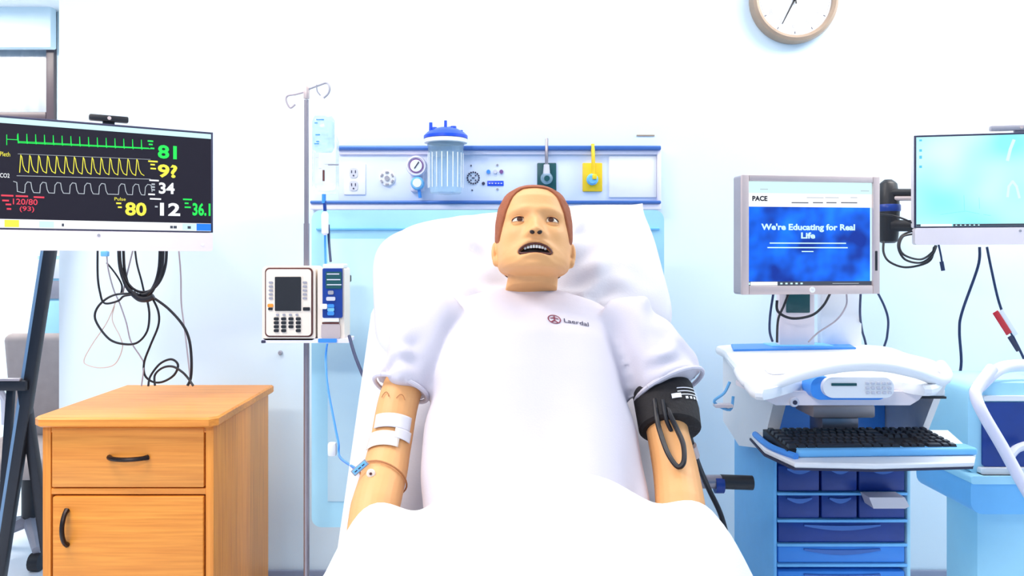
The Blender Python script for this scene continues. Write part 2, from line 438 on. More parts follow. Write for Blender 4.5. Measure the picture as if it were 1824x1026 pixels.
# suction regulator and canister
t = thing('suction_regulator', 'round suction gauge with white knob on service panel beside clear canister', 'gauge', W(742, 345, -0.04), world=True)
c = W(741, 295, -0.09)
MB().lathe([(0.030, 0), (0.037, 0.002), (0.037, 0.028), (0.034, 0.034), (0.030, 0.034), (0.029, 0.029)], (c.x, -0.055, c.z), (0, -1, 0)).build('gauge_body', 'railwhite', t)
MB().lathe([(0.023, 0), (0.026, 0.001), (0.026, 0.003), (0.022, 0.003)], (c.x, -0.0855, c.z), (0, -1, 0)).build('scale_ring', 'purple', t)
MB().cyl((c.x, -0.0835, c.z), (c.x, -0.0893, c.z), 0.0215, n=24).build('gauge_face', 'white', t)
MB().tube([(c.x-0.006, -0.0905, c.z-0.010), (c.x+0.010, -0.0905, c.z+0.014)], 0.002, n=6).build('needle', 'print_d', t)
MB().box((c.x, -0.043, c.z-0.03), (0.05, 0.03, 0.12), 0.008).build('backplate', 'railwhite', t)
d = W(743, 326, -0.09)
MB().lathe([(0.021, 0), (0.024, 0.004), (0.024, 0.026), (0.020, 0.032)], (d.x, -0.058, d.z), (0, -1, 0)).build('knob', 'lblue', t)
MB().cyl((d.x, -0.089, d.z), (d.x, -0.094, d.z), 0.017, 0.015).build('knob_cap', 'white', t)
e = W(748, 352, -0.08)
MB().cyl((d.x+0.004, -0.07, d.z-0.015), (e.x, -0.07, e.z), 0.006).build('outlet_nipple', 'mblue', t)
t = thing('suction_canister', 'clear suction canister with toothed royal blue lid in front of service panel', 'canister', W(794, 346, -0.12), world=True)
DC = DW-0.12; cx = P(794, 300, DC).x; zt = P(794, 256, DC).z; zb = P(794, 345, DC).z; yc = -0.12
MB().lathe([(0.052, zb), (0.056, zb+0.004), (0.062, zt-0.03), (0.066, zt)], (cx, yc, 0)).build('jar', 'clearb', t)
for k in range(10):
    an = math.pi*(k+0.5)/10
    px_, py_ = cx+0.0625*math.cos(an), yc-0.0625*math.sin(an)
    MB().tube([(px_*0.99+cx*0.01, py_, zb+0.02), (px_, py_, zt-0.035)], 0.0018, n=5).build('graduation_rib', 'white', t)
MB().lathe([(0.066, 0), (0.076, 0.002), (0.077, 0.015), (0.070, 0.018)], (cx, yc, zt)).build('rim', 'white', t)
lid = MB().lathe([(0.078, 0), (0.078, 0.010), (0.066, 0.022), (0.044, 0.034), (0.02, 0.040), (0.001, 0.041)], (cx, yc, zt+0.017)).build('lid', 'royal', t)
for dx, dz0, hgt, rr in ((-0.052, 0.018, 0.045, 0.007), (-0.040, 0.024, 0.022, 0.012), (0.0, 0.036, 0.034, 0.006), (0.028, 0.030, 0.020, 0.012), (0.055, 0.016, 0.020, 0.007), (0.014, 0.030, 0.018, 0.008)):
    MB().cyl((cx+dx, yc-0.01, zt+dz0), (cx+dx, yc-0.01, zt+dz0+hgt+0.01), rr, rr*0.85, n=12).build('port', 'royal', lid)
MB().box((cx-0.03, -0.06, zt-0.03), (0.05, 0.06, 0.02), 0.004).build('bracket', 'lgrey', t)

# ---------------------------------------------------------------- wall clock
cc = W(1418, -4, -0.04)
t = thing('wall_clock', 'round wall clock with tan rim and white dial above the cart', 'clock', (cc.x, 0, cc.z))
rc = 78/F*DW
MB().lathe([(rc-0.016, 0.0), (rc-0.002, 0.002), (rc, 0.022), (rc-0.006, 0.040), (rc-0.016, 0.045), (rc-0.026, 0.040), (rc-0.028, 0.026)], (0, 0, 0), (0, -1, 0), n=64).build('rim', 'tan', t)
MB().cyl((0, -0.005, 0), (0, -0.0285, 0), rc-0.024, n=64).build('dial', 'white', t)
for i in range(12):
    an = R(90-30*(i+1)); rr = rc*0.60
    text('numeral', str(i+1), 'print_g', t, rr*math.cos(an)-0.010, rr*math.sin(an)-0.010, h=0.020, y=-0.0293)
s = MB()
for i in range(60):
    an = R(6*i); big = i % 5 == 0
    r0 = rc-0.037-(0.004 if big else 0)
    ribbon(s, [(r0*math.cos(an), r0*math.sin(an)), ((rc-0.034)*math.cos(an), (rc-0.034)*math.sin(an))], 0.0028 if big else 0.001, -0.0293)
s.build('minute_marks', 'print_d', t)
def hand(name, deg, l0, l1, wd, y):
    an = R(90-deg); d = Vector((math.cos(an), math.sin(an))); n = Vector((-d.y, d.x))*wd
    MB().prism([tuple(d*-l0+n), tuple(d*-l0-n), tuple(d*l1-n*0.4), tuple(d*l1+n*0.4)], 0, 0.0015, front(0, 0, y)).build(name, 'black', t)
hand('hour_hand', 207, 0.015, 0.104, 0.0035, -0.031); hand('minute_hand', 352, 0.02, 0.115, 0.0025, -0.034)
MB().cyl((0, -0.024, 0), (0, -0.038, 0), 0.006, n=14).build('hub', 'black', t)

# ---------------------------------------------------------------- bedside cabinet
X0, X1 = -1.2375, -0.7425; YB0, YB1 = 2.10-CAMD, 2.648-CAMD; ZT = 0.822
t = thing('bedside_cabinet', 'honey wood bedside cabinet with one drawer and a door under the left monitor', 'cabinet', ((X0+X1)/2, (YB0+YB1)/2, 0), world=True)
w2 = (X0+X1)/2
tp = [(X0, YB1), (X0, YB0+0.02), (X0+0.02, YB0), (X1-0.02, YB0), (X1, YB0+0.02), (X1, YB1)]
s = MB(); rings = []
for (z, ins) in ((ZT-0.026, 0.004), (ZT-0.022, 0), (ZT-0.005, 0), (ZT, 0.005)):
    rings.append([(x+(ins if x < w2 else -ins), y+(ins if y < -0.5 else -ins), z) for x, y in tp])
s.loft(rings); s.build('top', 'wood', t)
bx0, bx1, by0, by1 = X0+0.016, X1-0.016, YB0+0.026, YB1-0.006; zt = ZT-0.026
MB().box2(bx0, bx0+0.022, by0, by1, 0.06, zt, 0.002).build('side_panel', 'woodv', t)
MB().box2(bx1-0.022, bx1, by0, by1, 0.06, zt, 0.002).build('side_panel', 'woodv', t)
MB().box2(bx0+0.022, bx1-0.022, by1-0.02, by1, 0.06, zt).build('back_panel', 'woodv', t)
MB().box2(bx0+0.022, bx1-0.022, by0+0.002, by1-0.02, zt-0.020, zt, 0.002).build('top_rail', 'wood', t)
zd1 = P(0, 762, 2.12).z; zd0 = P(0, 869, 2.12).z; zo1 = P(0, 885, 2.12).z
MB().box2(bx0+0.022, bx1-0.022, by0+0.002, by1-0.02, zo1+0.004, zd0-0.004, 0.002).build('middle_rail', 'wood', t)
MB().box2(bx0+0.022, bx1-0.022, by0+0.03, by1-0.02, 0.06, 0.09).build('bottom_panel', 'wood', t)
MB().box2(bx0+0.03, bx1-0.03, by0+0.05, by1-0.03, 0.0, 0.06).build('plinth', 'base', t)
dr = MB().box2(bx0+0.026, bx1-0.026, by0-0.002, by0+0.018, zd0, zd1, 0.003).build('drawer', 'wood', t)
dd = MB().box2(bx0+0.030, bx1-0.026, by0-0.006, by0+0.016, 0.09, zo1, 0.004).build('door', 'wood', t)
MB().box2(bx0+0.026, bx1-0.026, by0+0.03, by1-0.03, zd0, zd1).build('drawer_box', 'wood', t)
def arc_handle(a, b, out, parent):
    a = Vector(a); b = Vector(b); pts = []; rs = []
    for i in range(13):
        u = i/12; pts.append(a.lerp(b, u)+Vector((0, -out*math.sin(math.pi*u)**0.6-0.002, 0))); rs.append(0.0062 if 0 < i < 12 else 0.0075)
    MB().tube(pts, 0.006, n=8, rs=rs).build('handle', 'bronze', parent)
h0 = P(194, 815, 2.12); h1 = P(263, 815, 2.12)
arc_handle((h0.x, by0-0.002, h0.z), (h1.x, by0-0.002, h0.z), 0.026, dr)
h0 = P(113, 912, 2.10); h1 = P(113, 975, 2.10)
arc_handle((h0.x, by0-0.006, h0.z), (h0.x, by0-0.006, h1.z), 0.026, dd)

# ---------------------------------------------------------------- all-in-one computers on both sides
def aio(name, label, cx, cy, zb, ht, wd, rot, chin, webcam_px, on_left):
    t = thing(name, label, 'computer', (cx, cy, zb), rot)
    s = MB(); s.prism(rrect(wd, ht-chin, 0.006), 0, 0.03, lambda u, v, d: (u, d, chin+(ht-chin)/2+v)); s.build('display_housing', 'chinp', t)
    fr = MB(); b = 0.006; h0 = chin
    for (x0, x1, z0, z1) in ((-wd/2, -wd/2+b, h0, ht), (wd/2-b, wd/2, h0, ht), (-wd/2+b, wd/2-b, ht-b, ht), (-wd/2+b, wd/2-b, h0, h0+b*0.6)):
        fr.box2(x0, x1, -0.004, 0.002, z0, z1, 0.001)
    fr.build('bezel', 'print_d', t)
    ch = MB().prism(rrect(wd-0.002, chin-0.002, 0.008), -0.006, 0.024, lambda u, v, d: (u, d, chin/2+v)).build('chin', 'chinp', t)
    MB().cyl((0, -0.0055, chin-0.012), (0, -0.0075, chin-0.012), 0.004, n=10).build('camera_dot', 'grey', ch)
    MB().cyl((wd/2-0.03, -0.0055, 0.020), (wd/2-0.03, -0.0075, 0.020), 0.004, n=10).build('power_light', 'white', ch)
    # wall arm
    MB().box((0, 0.05, ht*0.55), (0.12, 0.04, 0.12), 0.006).build('mount_plate', 'black', t)
    return t
# left: right edge P(380, ., 2.3)
Rr = P(379, 447, 2.30); Rl = P(0, 447, 2.02)
dvec = Vector((Rr.x-Rl.x, Rr.y-Rl.y)); ang = math.atan2(dvec.y, dvec.x); dvec.normalize()
WD = 0.60; cxy = Vector((Rr.x, Rr.y))-dvec*WD/2
aioL = aio('wall_computer', 'large all-in-one monitor showing coloured vital signs over the wooden cabinet', cxy.x, cxy.y, 1.268, 0.348, WD, ang, 0.055, None, True)
pv = plane_uv(aioL, -0.005)
S_ = {n: screen_mat('screen_'+n, c, s) for n, c, s in (
    ('black', (0.012, 0.009, 0.018), 1), ('green', (0.02, 0.85, 0.10), 1), ('yellow', (0.92, 0.86, 0.07), 1), ('white', (0.92, 0.96, 1.0), 1),
    ('red', (0.85, 0.06, 0.10), 1), ('cyan', (0.62, 0.95, 1.0), 1), ('blue', (0.02, 0.22, 0.85), 1), ('pink', (0.95, 0.80, 0.95), 1), ('grey', (0.45, 0.5, 0.55), 1), ('dgrey', (0.06, 0.07, 0.10), 1))}
hh = WD/2-0.006; zc0, zc1 = 0.055+0.004, 0.348-0.006
ztb = pv(0, 409).y; zb_ = zc0
zbar = pv(188, 394).y; zhead = pv(188, 233).y
scr = MB(); rect(scr, -hh, hh, zc0, zc1, -0.0035); screen = scr.build('screen', S_['black'], aioL, smooth=False)
def strip(name, m, x0, x1, z0, z1, y=-0.0042, parent=None):
    mb = MB(); rect(mb, x0, x1, z0, z1, y); return mb.build(name, m, parent or screen, smooth=False)
strip('menu_bar', S_['cyan'], -hh, hh, zhead, zc1)
strip('task_bar', S_['white'], -hh, hh, zc0, zbar)
strip('yellow_tab', S_['yellow'], pv(8, 400).x, pv(34, 400).x, zc0+0.002, zbar-0.002, -0.0047)
strip('cyan_tab', S_['cyan'], pv(70, 400).x, pv(96, 400).x, zc0+0.002, zbar-0.004, -0.0047)
strip('cyan_tab', S_['cyan'], pv(325, 400).x, pv(349, 400).x, zc0+0.002, zbar-0.002, -0.0047)
strip('blue_tab', S_['blue'], pv(350, 400).x, hh, zc0+0.001, zbar-0.001, -0.0047)
for a_, b_ in ((110, 114), (303, 308), (309, 315), (334, 340)):
    strip('task_icon', S_['dgrey'], pv(a_, 402).x, pv(b_, 402).x, pv(200, 405).y, pv(200, 400).y, -0.0052)
def trace(name, m, pts, wd=0.0022):
    mb = MB(); ribbon(mb, [pv(*p) for p in pts], wd, -0.0046); return mb.build(name, m, screen, smooth=False)
pts = [(12, 240), (12, 258), (12, 248), (31, 249), (31, 240)]
for i in range(15):
    x = 32+15.7*i; y0 = 252+12*i/15
    pts += [(x, y0), (x, y0-14), (x+1, y0+3), (x+2, y0), (x+13, y0+0.5)]
trace('heart_trace', S_['green'], pts, 0.0018)
trace('heart_baseline', S_['green'], [(32, 254), (268, 265)], 0.0022)
pts = []
for i in range(14):
    x = 35+15.9*i; y0 = 307+6*i/14; ya = 276+8*i/14
    pts += [(x, y0), (x+2, ya), (x+4, ya+4), (x+6, ya+18), (x+10, y0-3), (x+15, y0)]
trace('pulse_trace', S_['yellow'], pts, 0.0019)
trace('upper_gridline', S_['grey'], [(32, 274), (268, 284)], 0.001)
trace('middle_gridline', S_['grey'], [(30, 313), (268, 319)], 0.0014)
pts = [(24, 323), (30, 325), (31, 341), (40, 343)]
for i, x in enumerate((44, 71, 97, 124, 150, 176, 211, 236, 258)):
    y0 = 343+5*i/9; pts += [(x, y0), (x+1, y0-14), (x+5, y0-19), (x+11, y0-18), (x+13, y0-6), (x+16, y0)]
trace('breath_trace', S_['grey'], pts[:-1], 0.0019)
def stext(s, m, px0, py1, px1, py0, bold=0.032):
    a_ = pv(px0, py1); b_ = pv(px1, py0)
    text('screen_text', s, S_[m], screen, a_.x, a_.y, w=b_.x-a_.x, h=b_.y-a_.y, y=-0.0046, bold=bold)
stext('81', 'green', 281, 282, 315, 260); stext('9?', 'yellow', 281, 316, 316, 294); stext('34', 'white', 283, 345, 311, 326)
stext('80', 'yellow', 223, 384, 261, 361); stext('12', 'white', 285, 384, 321, 362); stext('36.1', 'green', 343, 384, 375, 362)
stext('120/80', 'red', 23, 364, 67, 355, 0.01); stext('(93)', 'red', 35, 378, 61, 368, 0.01)
stext('CO2', 'white', 0, 316, 17, 309, 0.01); stext('Pulse', 'yellow', 204, 357, 224, 352, 0); stext('Pleth', 'yellow', 0, 278, 18, 271, 0)
for (m, a_, b_, y_) in (('green', 263, 273, 251), ('green', 265, 272, 257), ('green', 268, 275, 264), ('yellow', 264, 281, 287), ('yellow', 268, 276, 293), ('yellow', 268, 278, 300),
                        ('white', 266, 283, 321), ('grey', 270, 276, 328), ('grey', 270, 276, 333), ('grey', 270, 276, 338), ('white', 264, 276, 346), ('white', 267, 287, 354), ('grey', 276, 281, 368),
                        ('green', 326, 342, 355), ('green', 329, 336, 362), ('green', 329, 340, 369), ('yellow', 207, 216, 362), ('yellow', 210, 217, 369), ('red', 2, 24, 348), ('red', 28, 50, 349), ('red', 60, 79, 351), ('red', 4, 16, 357), ('red', 10, 20, 364), ('red', 12, 20, 372)):
    u = pv(a_, y_); v = pv(b_, y_); strip('small_readout', S_[m], u.x, v.x, u.y-0.0022, u.y+0.0022, -0.0046)
wc = pv(195, 215)
tag_l = thing('webcam', 'slim black webcam bar perched above the vital signs monitor', 'webcam', aioL.matrix_basis @ Vector((wc.x, 0.01, 0.348)), ang)
MB().box((0, 0, 0.0165), (0.098, 0.022, 0.017), 0.004).build('body', 'black', tag_l)
MB().cyl((0, -0.010, 0.0165), (0, -0.013, 0.0165), 0.005, n=14).build('lens', 'silver', tag_l)
MB().box((0, 0.006, 0.005), (0.03, 0.012, 0.012), 0.002).build('clip', 'black', tag_l)
s = MB(); q = aioL.matrix_basis @ Vector((0, 0.06, 0.19))
arm = thing('monitor_mount', 'black articulated wall mount hidden behind the vital signs monitor', 'monitor arm', (q.x, 0, q.z), world=True)
MB().box((q.x-0.06, -0.012, q.z), (0.10, 0.022, 0.20), 0.004).build('wall_plate', 'blackm', arm)
MB().tube([(q.x-0.06, -0.02, q.z), (q.x-0.02, -0.22, q.z), q], 0.022, n=10).build('arm_tube', 'blackm', arm)
# right
Ll = P(1628, 437, 2.50); Lr = P(1824, 437, 2.435)
dvec = Vector((Lr.x-Ll.x, Lr.y-Ll.y)); angR = math.atan2(dvec.y, dvec.x); dvec.normalize()
cxy = Vector((Ll.x, Ll.y))+dvec*WD/2
aioR = aio('wall_computer', 'all-in-one monitor with pale cyan desktop beside the black wall arm', cxy.x, cxy.y, 1.290, 0.348, WD, angR, 0.055, None, False)
pv = plane_uv(aioR, -0.005)
ms = mat('desktop_picture', (0.01, 0.01, 0.012), 0.35, var=0, emit=1.0, spec=0.15)
nt = ms.node_tree; b = nt.nodes['Principled BSDF']; tc = nt.nodes.new('ShaderNodeTexCoord'); n = nt.nodes.new('ShaderNodeTexNoise'); cr = nt.nodes.new('ShaderNodeValToRGB')
n.inputs['Scale'].default_value = 4.5; n.inputs['Detail'].default_value = 1
cr.color_ramp.elements[0].position = 0.32; cr.color_ramp.elements[0].color = (0.27, 0.92, 1.0, 1); cr.color_ramp.elements[1].position = 0.68; cr.color_ramp.elements[1].color = (0.72, 1.0, 1.0, 1)
nt.links.new(tc.outputs['Object'], n.inputs['Vector']); nt.links.new(n.outputs['Fac'], cr.inputs[0]); nt.links.new(cr.outputs[0], b.inputs['Emission Color'])
scr = MB(); rect(scr, -hh, hh, zc0, zc1, -0.0035); screen = scr.build('screen', ms, aioR, smooth=False)
strip('task_bar', S_['dgrey'], pv(1698, 405).x, hh, zc0, zc0+0.007)
strip('start_tile', S_['dgrey'], -hh, -hh+0.012, zc0, zc0+0.007); strip('search_box', S_['white'], -hh+0.013, pv(1696, 405).x, zc0, zc0+0.007)
for k in range(6): strip('task_icon', S_['cyan'], pv(1702+8*k, 405).x, pv(1705+8*k, 405).x, zc0+0.0015, zc0+0.005, -0.0047)
for (y_, hgt, m) in ((250, 3, 'blue'), (268, 4, 'cyan'), (280, 5, 'blue'), (297, 4, 'blue')):
    u = pv(1640, y_); strip('desktop_icon', mat('icon_teal', (0.01, 0.01, 0.01), 0.4, var=0, emit=1, ecol=(0.10, 0.55, 0.80)), u.x-0.004, u.x+0.004, u.y-0.001*hgt, u.y+0.001*hgt)
mt = mat('picture_line', (0.01, 0.01, 0.01), 0.4, var=0, emit=1, ecol=(0.16, 0.70, 0.85))
mb = MB()
for L_ in ([(1717, 348), (1718, 375)], [(1744, 352), (1745, 372)], [(1675, 382), (1720, 376), (1745, 381)], [(1752, 382), (1765, 384)]): ribbon(mb, [pv(*p) for p in L_], 0.001, -0.0045)
mb.build('picture_lines', mt, screen, smooth=False)
mt = mat('picture_glow', (0.01, 0.01, 0.01), 0.4, var=0, emit=1, ecol=(0.66, 1.0, 1.0))
mb = MB(); ribbon(mb, [pv(1795, 350), pv(1797, 332), pv(1804, 323), pv(1811, 332), pv(1816, 352)], 0.007, -0.0044); mb.build('picture_shape', mt, screen, smooth=False); mb = MB(); ribbon(mb, [pv(1795, 285), pv(1800, 265), pv(1806, 250)], 0.009, -0.0044); mb.build('picture_shape', mt, screen, smooth=False)
wc = pv(1824, 227)
tag_r = thing('webcam', 'slim grey webcam bar on top of the pale cyan desktop monitor', 'webcam', aioR.matrix_basis @ Vector((wc.x-0.005, 0.01, 0.348)), angR)
MB().box((0, 0, 0.0165), (0.17, 0.022, 0.017), 0.004).build('body', 'grey', tag_r)
MB().cyl((0, -0.010, 0.0165), (0, -0.013, 0.0165), 0.005, n=14).build('lens', 'silver', tag_r)
MB().box((0, 0.006, 0.005), (0.03, 0.012, 0.012), 0.002).build('clip', 'grey', tag_r)
# black wall arm beside it
A0 = P(1582, 375, 2.66)
arm = thing('monitor_mount', 'black jointed wall arm between the cart monitor and the cyan desktop monitor', 'monitor arm', (A0.x, -0.0, 1.3), world=True)
MB().box((A0.x, -0.010, A0.z), (0.09, 0.02, 0.24), 0.004).build('wall_plate', 'blackm', arm)
s = MB(); p0 = P(1581, 320, 2.66); p1 = P(1578, 433, 2.66)
s.lathe([(0.020, 0), (0.030, 0.006), (0.034, 0.05), (0.036, 0.11), (0.034, 0.155), (0.028, 0.2), (0.022, (p0.z-p1.z)-0.008), (0.012, p0.z-p1.z)], (A0.x, A0.y, p1.z)); s.build('post', 'black', arm)
MB().box((A0.x, -0.12, A0.z), (0.03, 0.22, 0.16), 0.006).build('standoff', 'blackm', arm)
b0 = P(1588, 343, 2.64); b1 = P(1660, 343, 2.56)
MB().tube([b0, b1, b1+Vector((0.12, 0.02, 0))], 0.013, n=10).build('upper_link', 'black', arm)
b0 = P(1588, 353, 2.64); b1 = P(1660, 353, 2.56); MB().tube([b0, b1], 0.009, n=10).build('middle_link', 'silver', arm)
b0 = P(1588, 402, 2.64); b1 = P(1650, 402, 2.58); MB().tube([b0, b1, b1+Vector((0.14, 0.02, 0.03))], 0.020, n=10).build('lower_link', 'black', arm)
MB().lathe([(0.037, 0), (0.039, 0.004), (0.039, 0.02), (0.037, 0.024)], (A0.x, A0.y, P(0, 377, 2.66).z)).build('collar', 'navy', arm)
# ---------------------------------------------------------------- hospital bed
BXC = 0.055
bed = thing('hospital_bed', 'hospital bed with raised back section and pale blue headboard against the wall', 'bed', (BXC, 1.4-CAMD, 0), world=True)
def yD(D): return D-CAMD
HB = 2.42
h0 = P(555, 374, HB); h1 = P(1183, 374, HB); hz = h0.z; hc = (h0.x+h1.x)/2; hwid = h1.x-h0.x
MB().prism(rrect(hwid, hz-0.42, 0.03), 0, 0.03, front(hc, (hz+0.42)/2, yD(HB)+0.03)).build('headboard', 'pblue', bed)
za = P(0, 408, HB).z
MB().box((hc, yD(HB)-0.004, za), (hwid-0.03, 0.008, 0.008), 0.003).build('headboard_rib', 'lblue', bed)
MB().box2(hc-hwid/2+0.05, hc+hwid/2-0.05, yD(HB)-0.003, yD(HB)+0.001, 0.50, za-0.03, 0.001).build('headboard_inset', 'inset', bed)
MB().box2(BXC-0.43, BXC+0.43, yD(0.40), yD(2.38), 0.34, 0.42, 0.02).build('frame_deck', 'lgrey', bed)
MB().box2(BXC-0.44, BXC+0.44, yD(0.40), yD(1.52), 0.44, 0.61, 0.04).build('mattress', 'sheet', bed)
for sx in (-1, 1):
    for D in (0.6, 2.2):
        lg = MB().cyl((BXC+sx*0.38, yD(D), 0.34), (BXC+sx*0.38, yD(D), 0.13), 0.03).build('leg', 'lgrey', bed)
        MB().cyl((BXC+sx*0.38-0.02, yD(D), 0.07), (BXC+sx*0.38+0.02, yD(D), 0.07), 0.07, n=20).build('caster', 'black', lg)
# raised back: a sloping slab from the hinge
ax = Vector((0, 0.70, 0.716)).normalized(); nr = Vector((0, -ax.z, ax.y))
hinge = Vector((BXC, yD(1.50), 0.56))
def slope_box(u0, u1, x0, x1, t0, t1, bev):
    Mx = Matrix(((1, 0, 0), (0, ax.y, nr.y), (0, ax.z, nr.z)))
    c = hinge+ax*((u0+u1)/2)+nr*((t0+t1)/2)+Vector(((x0+x1)/2-BXC, 0, 0))
    return MB().box(c, (x1-x0, u1-u0, t1-t0), bev, Mx, seg=4)
slope_box(-0.02, 0.80, BXC-0.375, BXC+0.375, -0.10, 0.035, 0.045).build('raised_mattress', 'sheet', bed)
slope_box(0.0, 0.78, BXC-0.37, BXC+0.37, -0.14, -0.105, 0.01).build('back_deck', 'lgrey', bed)
# rail stubs
r0 = P(1250, 858, 1.86); r1 = P(1340, 860, 1.86)
MB().cyl(r0+Vector((-0.06, 0, 0)), r0+Vector((0.045, 0, 0)), 0.016).build('rail_post', 'chrome', bed)
MB().cyl(r0+Vector((0.045, 0, 0)), r1, 0.017).build('rail_grip', 'black', bed)
MB().cyl(r0+Vector((0.03, 0, -0.006)), r0+Vector((0.05, 0, -0.006)), 0.021).build('rail_collar', 'navy', bed)
MB().tube([P(622, 598, 2.15), P(634, 638, 2.1), P(660, 700, 2.02)], 0.0045, smooth=5).build('rail_bar', 'cableb', bed)
MB().box(P(621, 496, 2.3), (0.014, 0.02, 0.02), 0.003).build('rail_knob', 'black', bed)
MB().box(P(592, 800, 1.98), (0.022, 0.02, 0.035), 0.006).build('tube_valve', 'white', bed)  # white block for the valve on the infusion tube

# ---------------------------------------------------------------- pillow
def pillow(name, c, w, h, th, ux, uy, un, dent, seed, wr):
    n, m = 72, 48; vs = []; fs = []
    for side in (1, -1):
        for j in range(m+1):
            for i in range(n+1):
                u = -1+2*i/n; v = -1+2*j/m
                e = max(0.0, (1-abs(u)**2.6))*max(0.0, (1-abs(v)**2.4))
                p = th*(e**0.45)
                # corners pull out, edges pull in
                rr_ = (abs(u)**4.5+abs(v)**4.5)**(1/4.5) if (u or v) else 1.0
                mx_ = max(abs(u), abs(v)); kk = mx_/rr_ if rr_ else 1.0
                if u > 0 and v > 0: kk = kk*(1-0.75*min(u, v)**2)+0.75*min(u, v)**2*1.03
                sx = w/2*u*kk; sy = h/2*v*kk
                q = Vector((u*3+seed, v*3, side))
                p += e*0.012*noise.noise(q*1.6)
                if side == 1:
                    p -= dent*math.exp(-((u-0.08)/0.30)**2-((v+0.0)/0.7)**2)*min(1, e*1.6)
                    fold = math.sin(30*(u+0.22*v)+2.5*noise.noise(q))
                    p += wr*fold*math.exp(-((u+0.33)/0.17)**2)*min(1, e*1.5)*(0.6+0.4*v)
                    p += wr*0.6*math.sin(26*(u-0.25*v))*math.exp(-((u-0.48)/0.14)**2)*min(1, e*1.5)
                vs.append(c+ux*sx+uy*sy+un*(p*side))
    K = (n+1)*(m+1)
    for s in (0, 1):
        for j in range(m):
            for i in range(n):
                a = s*K+j*(n+1)+i; f = (a, a+1, a+n+2, a+n+1)
                fs.append(f if s == 0 else f[::-1])
    mb = MB(); mb.raw(vs, fs); me = mb.mesh(name)
    bm = bmesh.new(); bm.from_mesh(me); bmesh.ops.remove_doubles(bm, verts=bm.verts, dist=0.0005); bm.to_mesh(me); bm.free()
    return me
rl = R(-6.5)
pt = R(57)   # lean of the pillow
ux0 = Vector((1, 0, 0)); uy0 = Vector((0, math.cos(pt), math.sin(pt))); un = Vector((0, -math.sin(pt), math.cos(pt)))
ux = ux0*math.cos(rl)-uy0*math.sin(rl); uy = ux0*math.sin(rl)+uy0*math.cos(rl)
pc = P(926, 508, 2.02)
me = pillow('pillow', pc, 0.75, 0.45, 0.085, ux, uy, un, 0.06, 3.0, 0.012)
po = finish('pillow', me, 'sheet', None, angle=80); tag(po, 'plump white pillow creased under the head of the manikin', 'pillow')

# ---------------------------------------------------------------- manikin
tor0 = Vector((0.078, yD(1.47), 0.72))
def T(u, x=0.0, f=0.0): return tor0+ax*u+nr*f+Vector((x, 0, 0))
def ell(c, ex, ey, hx, hy, n=40, pw=2.0):
    out = []
    for i in range(n):
        a = 2*math.pi*i/n; ca, sa = math.cos(a), math.sin(a)
        out.append(c+ex*(hx*math.copysign(abs(ca)**(2/pw), ca))+ey*(hy*math.copysign(abs(sa)**(2/pw), sa)))
    return out
XA = Vector((1, 0, 0))
HT = R(28)
HC = Vector((P(951, 0, 1.80).x, yD(1.815), 1.291))
hz_ = Vector((0, math.sin(HT), math.cos(HT))); hf_ = Vector((0, -math.cos(HT), math.sin(HT)))
roll = R(-1.5); hx_ = XA*math.cos(roll)+hz_*math.sin(roll); hz_ = hz_*math.cos(roll)-XA*math.sin(roll)
HS = 1.08
def H(x, f, z): return HC+(hx_*x+hf_*f+hz_*z)*HS
TAB = [(0.118, 0.000, 0.000, 0.000), (0.116, 0.016, 0.020, 0.022), (0.111, 0.033, 0.038, 0.042), (0.102, 0.049, 0.055, 0.063), (0.085, 0.066, 0.074, 0.084), (0.06, 0.076, 0.087, 0.097), (0.03, 0.0795, 0.092, 0.103), (0.0, 0.0795, 0.091, 0.102),
       (-0.03, 0.0780, 0.090, 0.092), (-0.06, 0.0755, 0.090, 0.074), (-0.080, 0.0725, 0.089, 0.050), (-0.094, 0.066, 0.086, 0.022), (-0.102, 0.055, 0.078, 0.006), (-0.106, 0.032, 0.052, 0.0), (-0.107, 0.0, 0.03, 0.0)]
def prof(z):
    for (a, b) in zip(TAB[:-1], TAB[1:]):
        if a[0] >= z >= b[0]:
            t = (a[0]-z)/(a[0]-b[0]); return [a[k]*(1-t)+b[k]*t for k in (1, 2, 3)]
    return list(TAB[-1][1:])
def G(x, z, cx, cz, sx, sz): return math.exp(-((x-cx)/sx)**2-((z-cz)/sz)**2)
def sst(t): t = max(0.0, min(1.0, t)); return t*t*(3-2*t)
def mouth_z0(x): return -0.069-5.5*x*x
